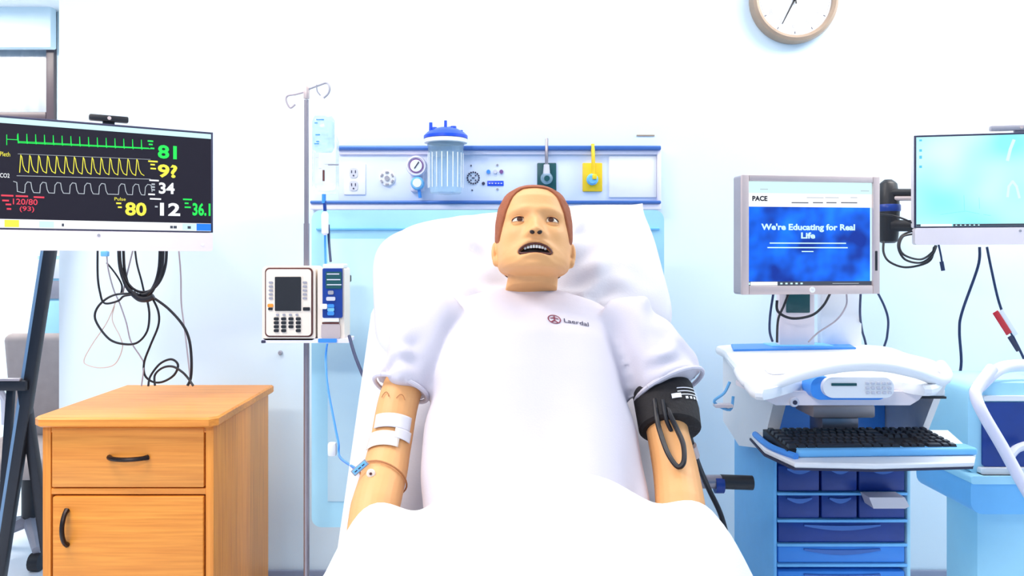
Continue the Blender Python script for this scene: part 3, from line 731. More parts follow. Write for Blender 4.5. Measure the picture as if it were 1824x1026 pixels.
def face_off(x, z):
    d = 0.0
    for s in (-1, 1):
        d -= 0.0125*G(x, z, s*0.033, 0.001, 0.019, 0.0125)
        d += 0.0050*G(x, z, s*0.032, 0.022, 0.026, 0.009)
        d += 0.0040*G(x, z, s*0.050, -0.026, 0.018, 0.016)
        d += 0.0085*G(x, z, s*0.0135, -0.039, 0.0075, 0.008)      # nostril wings
        d -= 0.0030*G(x, z, s*0.040, -0.055, 0.014, 0.02)
    t = (0.020-z)/0.060                                          # nose ridge, 0 at the brow to 1 at the tip
    if -0.2 < t < 1.25:
        h = 0.003+0.024*sst(t)**1.2; h *= 1-sst((t-1.0)/0.16)
        h *= sst((t+0.2)/0.3)
        d += h*math.exp(-(x/(0.0095+0.0055*max(0, t)))**2)
    d += 0.0045*G(x, z, 0, -0.072, 0.040, 0.028)
    d += 0.0045*G(x, z, 0, mouth_z0(x)+0.0155, 0.034, 0.0055)
    d += 0.0060*G(x, z, 0, mouth_z0(x)-0.0160, 0.030, 0.005)
    d -= 0.0040*G(x, z, 0, -0.0925, 0.022, 0.004)
    d += 0.0050*G(x, z, 0, -0.101, 0.026, 0.007)
    e = (x/0.0335)**2+((z-mouth_z0(x))/(0.0118))**2
    d -= 0.026*sst((1.15-e)/0.5)
    d -= 0.0022*math.exp(-(x/0.004)**2)*G(0, z, 0, -0.052, 1, 0.006)
    return d
def head_pt(phi, z, extra=0.0):
    w, f, b = prof(z); s, c = math.sin(phi), math.cos(phi); e = 2/2.25
    x = (w+extra)*math.copysign(abs(s)**e, s); y = ((f if c > 0 else b)+extra)*math.copysign(abs(c)**e, c)
    if c > 0: y += face_off(x, z)*sst(c/0.35)
    return x, y
def head_mesh(mb):
    nz, na = 132, 200; vs = []; fs = []
    zs = [0.118-(0.225)*(0.5-0.5*math.cos(math.pi*i/nz))*0.5-(0.225)*0.5*i/nz for i in range(nz+1)]
    # finer samples on the front
    ph = []
    for i in range(na):
        u = -1+2*i/na; ph.append(math.pi*(0.62*u+0.38*u**3))
    for z in zs:
        for p in ph:
            x, y = head_pt(p, max(-0.107, z)); vs.append(H(x, y, z+0.27*max(0.0, 0.075-y)*sst((-0.060-z)/0.045)))
    for i in range(nz):
        for k in range(na):
            j = (k+1) % na; fs.append((i*na+k, i*na+j, (i+1)*na+j, (i+1)*na+k))
    mb.raw(vs, fs+[tuple(range(na-1, -1, -1)), tuple(range(nz*na, (nz+1)*na))])
body = MB(); head_mesh(body)
for s in (-1, 1):     # ears
    Me = Matrix((hx_, hf_, hz_)).transposed() @ Matrix.Rotation(s*R(-24), 3, 'Z')
    body.ball(H(s*0.0795, -0.008, -0.032), (0.0085, 0.019, 0.031), 20, 14, Me)
    body.ball(H(s*0.0790, -0.002, -0.052), (0.008, 0.011, 0.014), 14, 10, Me)
# neck
nk = [(T(0.52), 0.098, 0.075), (T(0.58), 0.075, 0.064), (T(0.585).lerp(H(0, -0.034, -0.09), 0.35), 0.063, 0.056), (T(0.585).lerp(H(0, -0.034, -0.09), 0.75), 0.060, 0.055), (H(0, -0.034, -0.075), 0.058, 0.055), (H(0, -0.028, -0.02), 0.055, 0.055)]
body.loft([ell(c, XA, Vector((0, -0.93, 0.36)), a, b, 32) for c, a, b in nk])
for s_, u_ in ((-1, 0), (1, 0)): pass
# trunk (under the gown) and lap
tr = [(-0.06, 0.16, 0.09), (0, 0.165, 0.10), (0.15, 0.15, 0.09), (0.30, 0.165, 0.098), (0.42, 0.178, 0.10), (0.50, 0.175, 0.075), (0.555, 0.10, 0.06), (0.58, 0.06, 0.05)]
body.loft([ell(T(u), XA, nr, a, b, 40, 2.4) for u, a, b in tr])
for s in (-1, 1):
    q = [T(-0.03, s*0.085), Vector((BXC+s*0.10, yD(1.12), 0.70)), Vector((BXC+s*0.11, yD(0.98), 0.70)), Vector((BXC+s*0.11, yD(0.62), 0.68))]
    body.tube(q, 0.06, n=16, smooth=6, rs=[0.085-0.045*i/18 for i in range(19)])
# arms
ARML = [P(774, 590, 1.785), P(718, 690, 1.68), P(696, 790, 1.60), P(686, 838, 1.555), P(668, 905, 1.48), P(655, 968, 1.41), P(650, 1012, 1.35)]
ARMR = [P(1116, 590, 1.785), P(1172, 690, 1.69), P(1190, 775, 1.61), P(1203, 838, 1.555), P(1212, 905, 1.48), P(1214, 965, 1.41), P(1210, 1012, 1.35)]
ARM_R = [0.042, 0.043, 0.0425, 0.0445, 0.0465, 0.040, 0.030]
def lerp_r(rs, k):
    out = []
    for i in range(len(rs)-1): out += [rs[i]+(rs[i+1]-rs[i])*j/k for j in range(k)]
    return out+[rs[-1]]
for A in (ARML, ARMR):
    body.tube(A, 0.04, n=24, smooth=6, rs=lerp_r(ARM_R, 6))
    h = A[-1]; dirv = (A[-1]-A[-2]).normalized(); side = XA
    palm = h+dirv*0.05
    Mh = Matrix((side, dirv, side.cross(dirv))).transposed()
    body.ball(palm, (0.040, 0.055, 0.017), 20, 12, Mh)
    for k, (off, ln) in enumerate(((-0.030, 0.06), (-0.010, 0.075), (0.010, 0.078), (0.030, 0.068))):
        b0_ = palm+side*off+dirv*0.03; body.tube([b0_, b0_+dirv*ln*0.55+Vector((0, 0, -0.002)), b0_+dirv*ln+Vector((0, 0, -0.018))], 0.009, n=10, smooth=4)
    sg = 1 if A is ARML else -1
    b0_ = palm+side*0.03*sg-dirv*0.02; body.tube([b0_, b0_+side*0.025*sg+dirv*0.03, b0_+side*0.03*sg+dirv*0.065], 0.010, n=10, smooth=4)
man = thing('patient_manikin', 'reclining tan patient manikin with auburn hair and open mouth in white gown', 'manikin', T(0), world=True)
bme = remesh(body, 0.0024, 'body', 2)
bo = finish('body', bme, 'skin', man, angle=180)
# hair cap
def hairline(p):
    a = abs(math.degrees(p))
    K = [(0, 0.083), (20, 0.081), (31, 0.070), (40, 0.046), (48, 0.016), (56, -0.008), (66, -0.030), (72, -0.030), (84, -0.020), (96, -0.012), (110, -0.050), (130, -0.068), (180, -0.074)]
    for (a0, z0), (a1, z1) in zip(K[:-1], K[1:]):
        if a0 <= a <= a1: t = (a-a0)/(a1-a0); return z0+(z1-z0)*t
    return -0.074
mb = MB(); na, nz = 120, 30; vs = []; fs = []
for i in range(nz+1):
    for k in range(na):
        p = -math.pi+2*math.pi*k/na; zl = hairline(p); t = i/nz
        z = 0.1178+(zl-0.1178)*(t**1.35)
        ex = 0.0036*sst((1-t)/0.05)-0.0012*(1-sst((1-t)/0.05))
        x, y = head_pt(p, z, ex); vs.append(H(x, y, z+0.0036*(1-t)**4))
for i in range(nz):
    for k in range(na):
        j = (k+1) % na; fs.append((i*na+k, i*na+j, (i+1)*na+j, (i+1)*na+k))
fs.append(tuple(range(na)))
mb.raw(vs, fs); mb.build('hair', 'hair', man, angle=80)
# eyes, lids, nostrils, mouth
HM = Matrix((hx_, hf_, hz_)).transposed()
for s in (-1, 1):
    ec = (s*0.0325, 0.0680, 0.001); r = 0.0150*HS
    ey = MB().ball(H(*ec), (r, r, r), 24, 16, HM).build('eye', 'eyew', man)
    gz = (hf_*1.0+hz_*0.10+hx_*(-0.03*s)).normalized()
    c0 = H(*ec)
    MB().lathe([(0.0070, r*0.865), (0.0062, r*0.94), (0.003, r*1.005), (0.0003, r*1.02)], c0, gz, n=20).build('iris', 'iris', ey)
    for up in (1, -1):
        vs = []; fs = []; n_, m_ = 24, 8
        for i in range(n_+1):
            lon = R(-88+176*i/n_)
            open_ = math.cos(lon*0.95)
            l0 = (R(24) if up > 0 else R(-19))*open_+R(-3)*s*0
            for k in range(m_+1):
                lat = l0+(R(88)*up-l0)*k/m_
                rr = r*1.10
                v = hx_*(math.sin(lon)*math.cos(lat))+hf_*(math.cos(lon)*math.cos(lat))+hz_*math.sin(lat)
                vs.append(c0+v*rr)
        for i in range(n_):
            for k in range(m_): a = i*(m_+1)+k; fs.append((a, a+1, a+m_+2, a+m_+1))
        ld = MB().raw(vs, fs).build('eyelid', 'skin', man, angle=180)
        edge = [vs[i*(m_+1)]*1.0 for i in range(2, n_-1)]
        MB().tube([Vector(p) for p in edge], 0.0009 if up > 0 else 0.0006, n=5).build('lash_line', 'lips' if up > 0 else 'crease', ld)
    nf = 0.094
    MB().ball(H(s*0.0075, 0.1085, -0.0425), (0.0053*HS, 0.0056*HS, 0.0042*HS), 14, 10, HM @ Matrix.Rotation(s*R(-18), 3, 'Y')).build('nostril', 'dark', man)
MB().prism([(x*1.0, mouth_z0(x)+sg*math.sqrt(max(0, 1-(x/0.0355)**2))*0.0135) for x, sg in [(-0.0355+0.071*i/24, 1) for i in range(25)]+[(0.0355-0.071*i/24, -1) for i in range(1, 24)]], 0, 0.006, lambda u, v, d: H(u, math.sqrt(max(0, 1-(u/0.10)**2))*0.098-0.0185-d, v)).build('mouth_interior', 'dark', man)
edge = []
for i in range(49):
    a = 2*math.pi*i/48; x = 0.0328*math.cos(a); z = mouth_z0(x)+0.0112*math.sin(a)
    edge.append(H(x, math.sqrt(1-(x/0.10)**2)*0.098-0.008+0.0*abs(math.sin(a)), z))
MB().tube(edge, 0.0023, n=6).build('lip_edge', 'lips', man)
for k in range(8):
    x = -0.0203+0.0058*k; z = mouth_z0(x)+0.0062
    hgt = 0.0078 if abs(k-3.5) < 2 else 0.0066
    MB().box(H(x, math.sqrt(1-(x/0.07)**2)*0.098-0.0125, z), (0.0054, 0.0035, hgt), 0.0012, HM @ Matrix.Rotation(-x*8, 3, 'Z')).build('tooth', 'teeth', man)
# ---------------------------------------------------------------- gown
gw = MB()
gr = [(-0.10, 0.222, 0.100), (-0.02, 0.222, 0.118), (0.08, 0.216, 0.118), (0.20, 0.212, 0.118), (0.32, 0.214, 0.122), (0.41, 0.218, 0.120), (0.47, 0.224, 0.106), (0.51, 0.226, 0.092), (0.54, 0.205, 0.080), (0.565, 0.155, 0.074), (0.582, 0.105, 0.070), (0.595, 0.078, 0.066)]
gw.loft([ell(T(u), XA, nr, a, b, 64, 2.5) for u, a, b in gr])
SLL = [P(806, 578, 1.79), P(766, 586, 1.762), P(740, 630, 1.722), P(714, 692, 1.678)]
SLR = [P(1084, 578, 1.79), P(1126, 586, 1.762), P(1162, 635, 1.72), P(1192, 690, 1.68)]
gw.tube(SLL, 0.06, n=32, smooth=6, rs=lerp_r([0.064, 0.067, 0.066, 0.060], 6))
gw.tube(SLR, 0.06, n=32, smooth=6, rs=lerp_r([0.064, 0.068, 0.077, 0.078], 6))
gme = remesh(gw, 0.006, 'gown', 12)
cL = Vector(SLL[-2]); cR = Vector(SLR[-2])
nrm_ = [v.normal.copy() for v in gme.vertices]
for v in gme.vertices:
    co = v.co.copy(); nn = nrm_[v.index]
    rel = co-tor0; u = rel.dot(ax); x = rel.x
    amp = 0.006+0.005*sst((0.35-u)/0.3)
    d = amp*noise.noise(Vector((x*9, u*3.2, 1.7)))*1.6
    edge_ = sst((abs(x)-0.15)/0.06)
    d += 0.006*edge_*math.sin(60*x+14*u+5*noise.noise(Vector((x*6, u*6, 4))))
    arm = sst((abs(x)-0.22)/0.05)
    d += arm*0.008*noise.noise(Vector((co.x*16, co.y*16, co.z*16+9)))*1.5
    d += arm*0.0045*math.sin(70*u+8*noise.noise(co*9))
    co += nn*d
    v.co = co
gme.update()
gob = finish('gown', gme, 'gown', man, angle=180)
cpts = []
for i in range(33):
    a = 2*math.pi*i/32; cpts.append(T(0.588)+XA*0.0795*math.cos(a)+nr*0.070*math.sin(a)+ax*0.0)
MB().tube(cpts, 0.0045, n=8).build('collar', 'gown', gob)
for S, r_ in ((SLL, 0.0605), (SLR, 0.0785)):
    d_ = (Vector(S[-1])-Vector(S[-2])).normalized(); x_ = d_.orthogonal().normalized(); y_ = d_.cross(x_)
    MB().tube([Vector(S[-1])+x_*r_*math.cos(2*math.pi*i/28)+y_*r_*math.sin(2*math.pi*i/28) for i in range(29)], 0.005, n=8).build('sleeve_hem', 'gown', gob)
# printed emblem and word on the chest, laid onto the cloth by a ray towards the trunk
from mathutils.bvhtree import BVHTree
bv = BVHTree.FromPolygons([v.co.copy()+T(0) for v in gme.vertices], [tuple(p.vertices) for p in gme.polygons])
def on_gown(u, v, d):            # u, v: offsets on the chest from the left end of the print
    base = pr0+XA*(u*math.cos(R(-7)))+ax*(v*1.0+u*math.sin(R(-7)))+nr*0.3
    hit = bv.ray_cast(base, -nr)
    p = hit[0] if hit[0] else base-nr*0.2
    return tuple(p+nr*(0.0016+d))
q = P(976, 556, 1.69)
rel = q-tor0; pr0 = T(rel.dot(ax), rel.x, 0)
t_ = MB()
n = 28
def band(mb, pts, wd):
    for (a_, b_) in zip(pts[:-1], pts[1:]):
        a_ = Vector(a_); b_ = Vector(b_); d_ = (b_-a_).normalized(); nn_ = Vector((-d_.y, d_.x))*wd/2
        mb.raw([on_gown(p.x, p.y, 0) for p in (a_+nn_, a_-nn_, b_-nn_, b_+nn_)], [(0, 1, 2, 3)])
band(t_, [(0.015+0.0135*math.cos(2*math.pi*i/n), 0.0135*math.sin(2*math.pi*i/n)) for i in range(n+1)], 0.0026)
band(t_, [(0.015, 0.007), (0.015, -0.004), (0.008, -0.010)], 0.0032); band(t_, [(0.015, -0.004), (0.022, -0.010)], 0.0032); band(t_, [(0.006, 0.002), (0.015, 0.005), (0.024, 0.002)], 0.0028)
band(t_, [(0.0135, 0.0095), (0.0165, 0.0095)], 0.004)
t_.build('emblem', 'print_r', gob, smooth=False)
text('printed_word', 'Laerdal', 'print_d', gob, 0.036, -0.0055, w=0.054, h=0.0135, bold=0.01, fr=lambda u, v, d: tuple(on_gown(u, v, 0)))
# ---------------------------------------------------------------- blanket over the lap
def bl_edge(x):                  # depth of the top edge
    d = abs(x-0.078); return 1.432-0.065*sst((d-0.12)/0.16)+0.16*sst((d-0.34)/0.1)-(0.03*sst((x-0.2)/0.1))
def bl_h(x, D):
    d = x-0.078
    up = 0.62
    bodyh = 0.20*math.exp(-(abs(d)/0.25)**3.5)
    fall = 1.0 if D > 1.0 else 1.0-0.35*(1.0-D)/0.65
    legs = 0.014*math.cos(d*2*math.pi/0.22)*math.exp(-(d/0.3)**2)*sst((1.25-D)/0.2)
    rise = 0.03*sst((D-1.2)/0.25)*math.exp(-(abs(d)/0.24)**4)
    arms = 0.145*(math.exp(-((d+0.295)/0.075)**2)+math.exp(-((d-0.28)/0.075)**2))*sst((D-1.05)/0.25)
    z = up+bodyh*fall+legs+rise+arms
    z += 0.006*noise.noise(Vector((x*7, D*6, 2)))+0.004*math.sin(26*x+9*D)*noise.noise(Vector((x*3, D*3, 7)))
    return z
nx, ny = 110, 80; vs = []; fs = []
xl, xr = BXC-0.455, BXC+0.455
for j in range(ny+1):
    for i in range(-12, nx+13):
        x = xl+(xr-xl)*max(0, min(nx, i))/nx
        De = bl_edge(x); D = 0.38+(De-0.38)*j/ny
        z = bl_h(x, D)
        ed = min(x-xl, xr-x); z -= 0.05*(1-sst(ed/0.06))
        if i < 0: x += 0.010*i/12*(1+2*noise.noise(Vector((D*4, 1, i*0.03)))); z -= 0.20*(-i)/12
        if i > nx: x += 0.010*(i-nx)/12*(1+2*noise.noise(Vector((D*4, 5, i*0.03)))); z -= 0.20*(i-nx)/12
        vs.append((x, yD(D), z))
w_ = nx+25
for j in range(ny):
    for i in range(w_-1): a_ = j*w_+i; fs.append((a_, a_+1, a_+w_+1, a_+w_))
bo_ = MB().raw(vs, fs).build('blanket', 'blanket', None, angle=180)
md = bo_.modifiers.new('thick', 'SOLIDIFY'); md.thickness = 0.014; md.offset = 1
tag(bo_, 'plain white blanket drawn over the lap of the manikin to the bed foot', 'blanket')

# ---------------------------------------------------------------- blood pressure cuff, dressing, wrist tag
def arm_frame(A, t):
    c = catmull([Vector(p) for p in A], 10); k = t*10; i = int(k); i = min(i, len(c)-2); p = c[i].lerp(c[i+1], k-i); d = (c[i+1]-c[i]).normalized()
    x = XA-d*XA.dot(d); x.normalize(); f = x.cross(d); f = f if f.y < 0 else -f
    return p, d, x, f
cf = thing('blood_pressure_cuff', 'black blood pressure cuff with white print around the upper arm', 'cuff', P(1200, 735, 1.66), world=True)
rings = []
for k, (tt, r_) in enumerate(((1.0, 0.056), (1.10, 0.061), (1.5, 0.062), (1.86, 0.060), (1.90, 0.054))):
    p, d, x, f = arm_frame(ARMR, tt); rings.append([p+x*0.006+x*r_*1.06*math.cos(2*math.pi*i/40)+f*r_*math.sin(2*math.pi*i/40) for i in range(40)])
MB().loft(rings).build('sleeve', 'cuff', cf)
p, d, x, f = arm_frame(ARMR, 1.30)
def cuffpt(a, l): return p+x*0.006+d*l+x*0.0675*math.cos(a)+f*0.0645*math.sin(a)
s = MB()
def cuffline(a0, a1, l0, l1, wd):
    for i in range(10):
        u0, u1 = i/10, (i+1)/10
        A0_, A1_ = a0+(a1-a0)*u0, a0+(a1-a0)*u1; L0, L1 = l0+(l1-l0)*u0, l0+(l1-l0)*u1
        s.raw([cuffpt(A0_, L0-wd/2), cuffpt(A1_, L1-wd/2), cuffpt(A1_, L1+wd/2), cuffpt(A0_, L0+wd/2)], [(0, 1, 2, 3)])
for l0 in (-0.004, 0.004, 0.012): cuffline(R(80), R(15), l0+0.010, l0-0.008, 0.0022)
cuffline(R(92), R(74), 0.026, 0.022, 0.011)
for a_ in range(5): cuffline(R(66-10*a_), R(60-10*a_), 0.026-0.003*a_, 0.024-0.003*a_, 0.006)
s.build('printed_marks', 'print_w', cf)
MB().tube([P(1166, 712, 1.61), P(1170, 745, 1.575), P(1176, 770, 1.555), P(1190, 808, 1.515), P(1207, 831, 1.495), P(1218, 822, 1.495), P(1217, 792, 1.525), P(1206, 765, 1.56), P(1192, 735, 1.58), P(1186, 712, 1.62)], 0.0052, smooth=8).build('hose', 'cable', cf)
MB().tube([P(1180, 712, 1.59), P(1186, 745, 1.575), P(1196, 768, 1.57)], 0.0045, smooth=6).build('hose', 'cable', cf)
MB().tube([P(1222, 745, 1.62), P(1232, 790, 1.66), P(1245, 830, 1.72), P(1262, 870, 1.76), P(1285, 920, 1.76), P(1300, 985, 1.76), P(1308, 1060, 1.78)], 0.0058, smooth=8).build('hose', 'cable', cf)
MB().cyl(P(1233, 793, 1.655), P(1239, 812, 1.68), 0.009).build('hose_connector', 'silver', cf)
dr_ = thing('intravenous_dressing', 'clear film dressing with white tape on the inner elbow of the manikin', 'dressing', P(700, 770, 1.56), world=True)
def patch(name, m, t0, t1, a0, a1, off, nseg=10, parent=None):
    vs = []; fs = []
    cr_ = lerp_r(ARM_R, 10)
    for j in range(nseg+1):
        t = t0+(t1-t0)*j/nseg; p, d, x, f = arm_frame(ARML, t); rr = cr_[min(len(cr_)-1, int(t*10))]+off
        for i in range(nseg+1):
            a_ = a0+(a1-a0)*i/nseg; vs.append(p+x*rr*math.cos(a_)+f*rr*math.sin(a_))
    for j in range(nseg):
        for i in range(nseg): k = j*(nseg+1)+i; fs.append((k, k+1, k+nseg+2, k+nseg+1))
    o = MB().raw(vs, fs).build(name, m, parent, angle=180); md = o.modifiers.new('thick', 'SOLIDIFY'); md.thickness = 0.0012; md.offset = 1
    return o
patch('tape', 'sheet', 1.60, 1.86, R(35), R(135), 0.004, parent=dr_)
patch('tape', 'sheet', 1.86, 2.1, R(28), R(75), 0.004, parent=dr_)
patch('film', 'cream', 1.95, 2.5, R(60), R(150), 0.0035, parent=dr_)
for a_, t_0 in ((R(75), 1.28), (R(118), 1.26)):
    s = MB(); pts = []
    for i in range(9):
        p, d, x, f = arm_frame(ARML, t_0+0.07*(abs(i-4)/4)**2); rr = 0.0462; aa = a_-R(11)+R(22)*i/8; pts.append(p+x*rr*math.cos(aa)+f*rr*math.sin(aa))
    MB().tube(pts, 0.0009, n=5).build('vein_mark', 'crease', man)
wt = thing('wrist_tag', 'small blue printed tag on a clear band around the forearm', 'tag', P(640, 835, 1.55), world=True)
cr_ = lerp_r(ARM_R, 10); pts = []
for i in range(33):
    a_ = 2*math.pi*i/32; p, d, x, f = arm_frame(ARML, 3.22+0.10*math.cos(a_)); pts.append(p+x*0.0485*math.cos(a_)+f*0.0485*math.sin(a_))
MB().tube(pts, 0.0018, n=6).build('band', 'crease', wt)
c_ = P(641, 833, 1.505); e1 = (P(653, 822, 1.505)-P(628, 844, 1.505)).normalized(); e2 = Vector((0, -1, 0)); e3 = e1.cross(e2)
Mt = Matrix((e1, e2, e3)).transposed()
tg = MB().box(c_, (0.036, 0.003, 0.013), 0.001, Mt).build('tag_plate', 'grey', wt)
MB().box(c_+e2*0.002, (0.031, 0.002, 0.009), 0.0005, Mt).build('tag_label', 'lblue', tg)
s = MB()
for k in (-1, 0, 1): s.box(c_+e2*0.0034+e1*0.009*k, (0.006, 0.0006, 0.002), 0, Mt)
s.build('label_print', 'print_d', tg)
bt = P(661, 843, 1.492); MB().lathe([(0.008, 0), (0.0085, 0.002), (0.006, 0.004)], bt, (0, -1, 0.2)).build('clasp', 'cream', wt)
MB().cyl(bt+Vector((0, -0.003, 0)), bt+Vector((0, -0.0055, 0.0005)), 0.0026, n=12).build('clasp_stud', 'lips', wt)

# ---------------------------------------------------------------- drip stand, bags, pump
DP = 2.30; pp = P(546, 300, DP)
iv = thing('drip_stand', 'slim steel drip stand with curled hooks beside the bed head', 'drip stand', (pp.x, pp.y, 0), world=True)
zt_ = P(0, 178, DP).z
MB().cyl((pp.x, pp.y, 0.09), (pp.x, pp.y, 1.35), 0.0085).build('lower_pole', 'chrome', iv)
MB().cyl((pp.x, pp.y, 1.33), (pp.x, pp.y, zt_), 0.0068).build('upper_pole', 'chrome', iv)
MB().lathe([(0.008, 0), (0.009, 0.003), (0.009, 0.032), (0.006, 0.038)], (pp.x, pp.y, P(0, 176, DP).z)).build('top_collar', 'silver', iv)
MB().tube([P(546, 160, DP), P(568, 152, DP-.01), P(582, 148, DP-.02), P(587, 156, DP-.03), P(585, 166, DP-.03), P(576, 175, DP-.03)], 0.0030, smooth=6).build('hook', 'grey', iv)
MB().tube([P(564, 151, DP-.01), P(565, 162, DP-.01), P(571, 170, DP-.01)], 0.002, smooth=6).build('hook', 'grey', iv)
MB().tube([P(546, 163, DP), P(527, 168, DP+.02), P(512, 171, DP+.03), P(510, 180, DP+.03), P(517, 192, DP+.03), P(526, 186, DP+.03)], 0.0028, smooth=6).build('hook', 'cableg', iv)
for k in range(5):
    a_ = R(90+72*k); e_ = Vector((pp.x+0.20*math.cos(a_), pp.y+0.20*math.sin(a_), 0.07))
    lg = MB().tube([(pp.x, pp.y, 0.10), e_], 0.012).build('base_leg', 'chrome', iv)
    MB().cyl((e_.x-0.012, e_.y, 0.032), (e_.x+0.012, e_.y, 0.032), 0.032).build('caster', 'black', lg)
def bag(name, label, px0, py0, px1, py1, D, m, th=0.022):
    a_ = P(px0, py0, D); b_ = P(px1, py1, D); w = b_.x-a_.x; h = a_.z-b_.z; cx_, cz_ = (a_.x+b_.x)/2, (a_.z+b_.z)/2
    t = thing(name, label, 'fluid bag', (cx_, a_.y, b_.z), world=True)
    rings = []
    for i in range(15):
        v = -1+2*i/14; k = (1-abs(v)**3)**0.5; ww_ = w/2*(1-0.25*max(0, abs(v)-0.75)/0.25)
        rings.append([Vector((cx_+ww_*math.cos(2*math.pi*j/28), a_.y+(0.002+th*k)*math.sin(2*math.pi*j/28), cz_+h/2*v)) for j in range(28)])
    MB().loft(rings).build('bag', m, t)
    return t, cx_, a_.y, cz_, w, h
t, cx_, cy_, cz_, w, h = bag('saline_bag', 'large clear saline bag with faint print hanging on the drip stand', 556, 238, 604, 346, DP-0.03, 'clear')
s = MB(); q0 = P(577, 313, DP-0.05); s.box((q0.x, cy_-0.024, q0.z), (0.006, 0.002, 0.032)); s.build('dark_mark', 'lips', t)
s = MB()
for (px, py, wd) in ((572, 229, 10), (585, 247, 14), (586, 254, 10), (584, 262, 8), (565, 280, 6), (587, 292, 18), (570, 300, 5)):
    q0 = P(px, py, DP-0.06); s.box((q0.x, cy_-0.026, q0.z), (wd/1400*DP, 0.001, 0.002))
s.build('printed_marks', 'print_g', t)
q0 = P(590, 293, DP-0.06); MB().cyl((q0.x-0.01, cy_-0.025, q0.z), (q0.x+0.02, cy_-0.025, q0.z), 0.002).build('clip', 'grey', t)
MB().tube([P(580, 238, DP-0.03), P(576, 222, DP-0.03), P(572, 176, DP-0.03)], 0.0018, smooth=5).build('hanger', 'white', t)
MB().cyl(P(577, 346, DP-.03), P(577, 362, DP-.03), 0.006).build('port', 'mblue', t)
t, cx_, cy_, cz_, w, h = bag('medicine_bag', 'small blue-tinted fluid bag hanging in front of the saline bag', 556, 206, 596, 272, DP-0.085, 'clearb', 0.014)
MB().tube([P(576, 206, DP-0.085), P(578, 190, DP-0.06), P(576, 175, DP-.03)], 0.0018, smooth=5).build('hanger', 'white', t)
s = MB()
for (px, py, wd) in ((570, 213, 14), (563, 219, 5), (566, 240, 8), (564, 256, 8), (566, 252, 5)):
    q0 = P(px, py, DP-0.1); s.box((q0.x, cy_-0.0155, q0.z), (wd/1400*DP, 0.001, 0.003))
s.build('printed_marks', 'mblue', t)
dc = thing('drip_chamber', 'clear drip chamber with blue tubing between the bag and pump', 'drip chamber', P(579, 420, DP-0.03), world=True)
MB().lathe([(0.004, 0), (0.010, 0.006), (0.0105, 0.06), (0.006, 0.068)], P(579, 419, DP-0.03)).build('chamber', 'railwhite', dc)
MB().cyl(P(579, 376, DP-.03), P(578, 358, DP-.03), 0.005).build('spike', 'navy', dc)
MB().tube([P(579, 419, DP-0.03), P(579, 440, DP-0.03), P(580, 478, DP-0.06)], 0.0032, smooth=5).build('tube', 'mblue', dc)
cable('drip_line', [(585, 400, 2.28), (586, 430, 2.28), (589, 466, 2.26)], 0.0042, 'cableb', 'dark navy line running down beside the drip chamber into the pump', cat='tube')
cable('infusion_tube', [(583, 612, 2.16), (580, 640, 2.16), (584, 690, 2.1), (597, 760, 2.0), (603, 790, 1.95), (606, 815, 1.9), (640, 838, 1.6)], 0.0030, 'mblue', 'thin blue infusion tube hanging from the pump down to the bed edge', cat='tube')
# pump
DQ = 2.20
q = P(546, 545, DQ)
pu = thing('infusion_pump', 'cream infusion pump with dark screen and keypad clamped to the drip stand', 'infusion pump', (P(512, 0, DQ).x, yD(DQ), P(0, 609, DQ).z), world=True)
def pr(name, m, px0, py0, px1, py1, d0, d1, r, parent=pu, D=DQ):
    a_ = P(px0, py0, D); b_ = P(px1, py1, D)
    return MB().prism(rrect(b_.x-a_.x, a_.z-b_.z, r), d0, d1, front((a_.x+b_.x)/2, (a_.z+b_.z)/2, a_.y)).build(name, m, parent)
pr('housing', 'cream', 467, 474, 562, 606, -0.10, 0, 0.012)
fa = pr('dark_border', 'lips', 472.5, 477, 557.5, 600, 0, 0.003, 0.012)
pr('faceplate', 'cream', 475, 479.5, 555, 597.5, 0.002, 0.006, 0.010)
sc = pr('display_bezel', 'cream', 489, 491, 540, 556, 0.005, 0.007, 0.003)
pr('display', 'black', 491, 493, 537.5, 553.5, 0.006, 0.0085, 0.002)
for py in (503, 510, 517, 524, 531):
    pr('soft_key', 'grey', 480, py-1.8, 487.5, py+1.8, 0.005, 0.0085, 0.0025); pr('soft_key', 'grey', 540.5, py-1.8, 548, py+1.8, 0.005, 0.0085, 0.0025)
pr('alarm_key', 'orange', 478, 541, 488, 547, 0.005, 0.0085, 0.003); pr('option_key', 'black', 479, 548, 487, 552, 0.005, 0.0085, 0.002); pr('system_key', 'black', 541, 547, 553, 553, 0.005, 0.0085, 0.002)
for r_ in range(4):
    for k in range(4):
        if (r_, k) == (3, 2): continue
        px = 493.5+13*k; py = 567.5+7*r_; pr('number_key', 'black', px-4.4, py-2.6, px+4.4, py+2.6, 0.005, 0.009, 0.003)
for k in range(4): pr('arrow_key', 'grey', 493+11.5*k, 558.5, 498+11.5*k, 562, 0.005, 0.0085, 0.002)
pr('bottom_rail', 'railwhite', 467, 603, 622, 611, -0.08, 0.0, 0.003)
pr('rail_foot', 'print_d', 466, 606, 473, 611, 0, 0.004, 0.002)
ch = pr('channel_module', 'cream', 565, 477, 613, 605, -0.09, -0.004, 0.008)
pr('channel_face', 'navy', 575, 478, 610, 566, -0.004, 0.004, 0.004)
pr('channel_display', 'dgreen', 581, 484, 609, 514, 0.003, 0.006, 0.003)
for py, wd in ((488, 22), (498, 24), (507, 26)): pr('display_line', 'lgrey', 583, py-1, 583+wd, py+1, 0.005, 0.0066, 0.0006)
for py, mm, wd in ((521, 'grey', 5), (532, 'lgrey', 8), (545, 'mblue', 6), (551, 'lblue', 6), (558, 'mblue', 6)): pr('channel_key', mm, 590-wd, py-3.4, 590+wd, py+3.4, 0.003, 0.0075, 0.0035)
pr('channel_latch', 'white', 572, 541, 584, 550, 0.003, 0.012, 0.004)
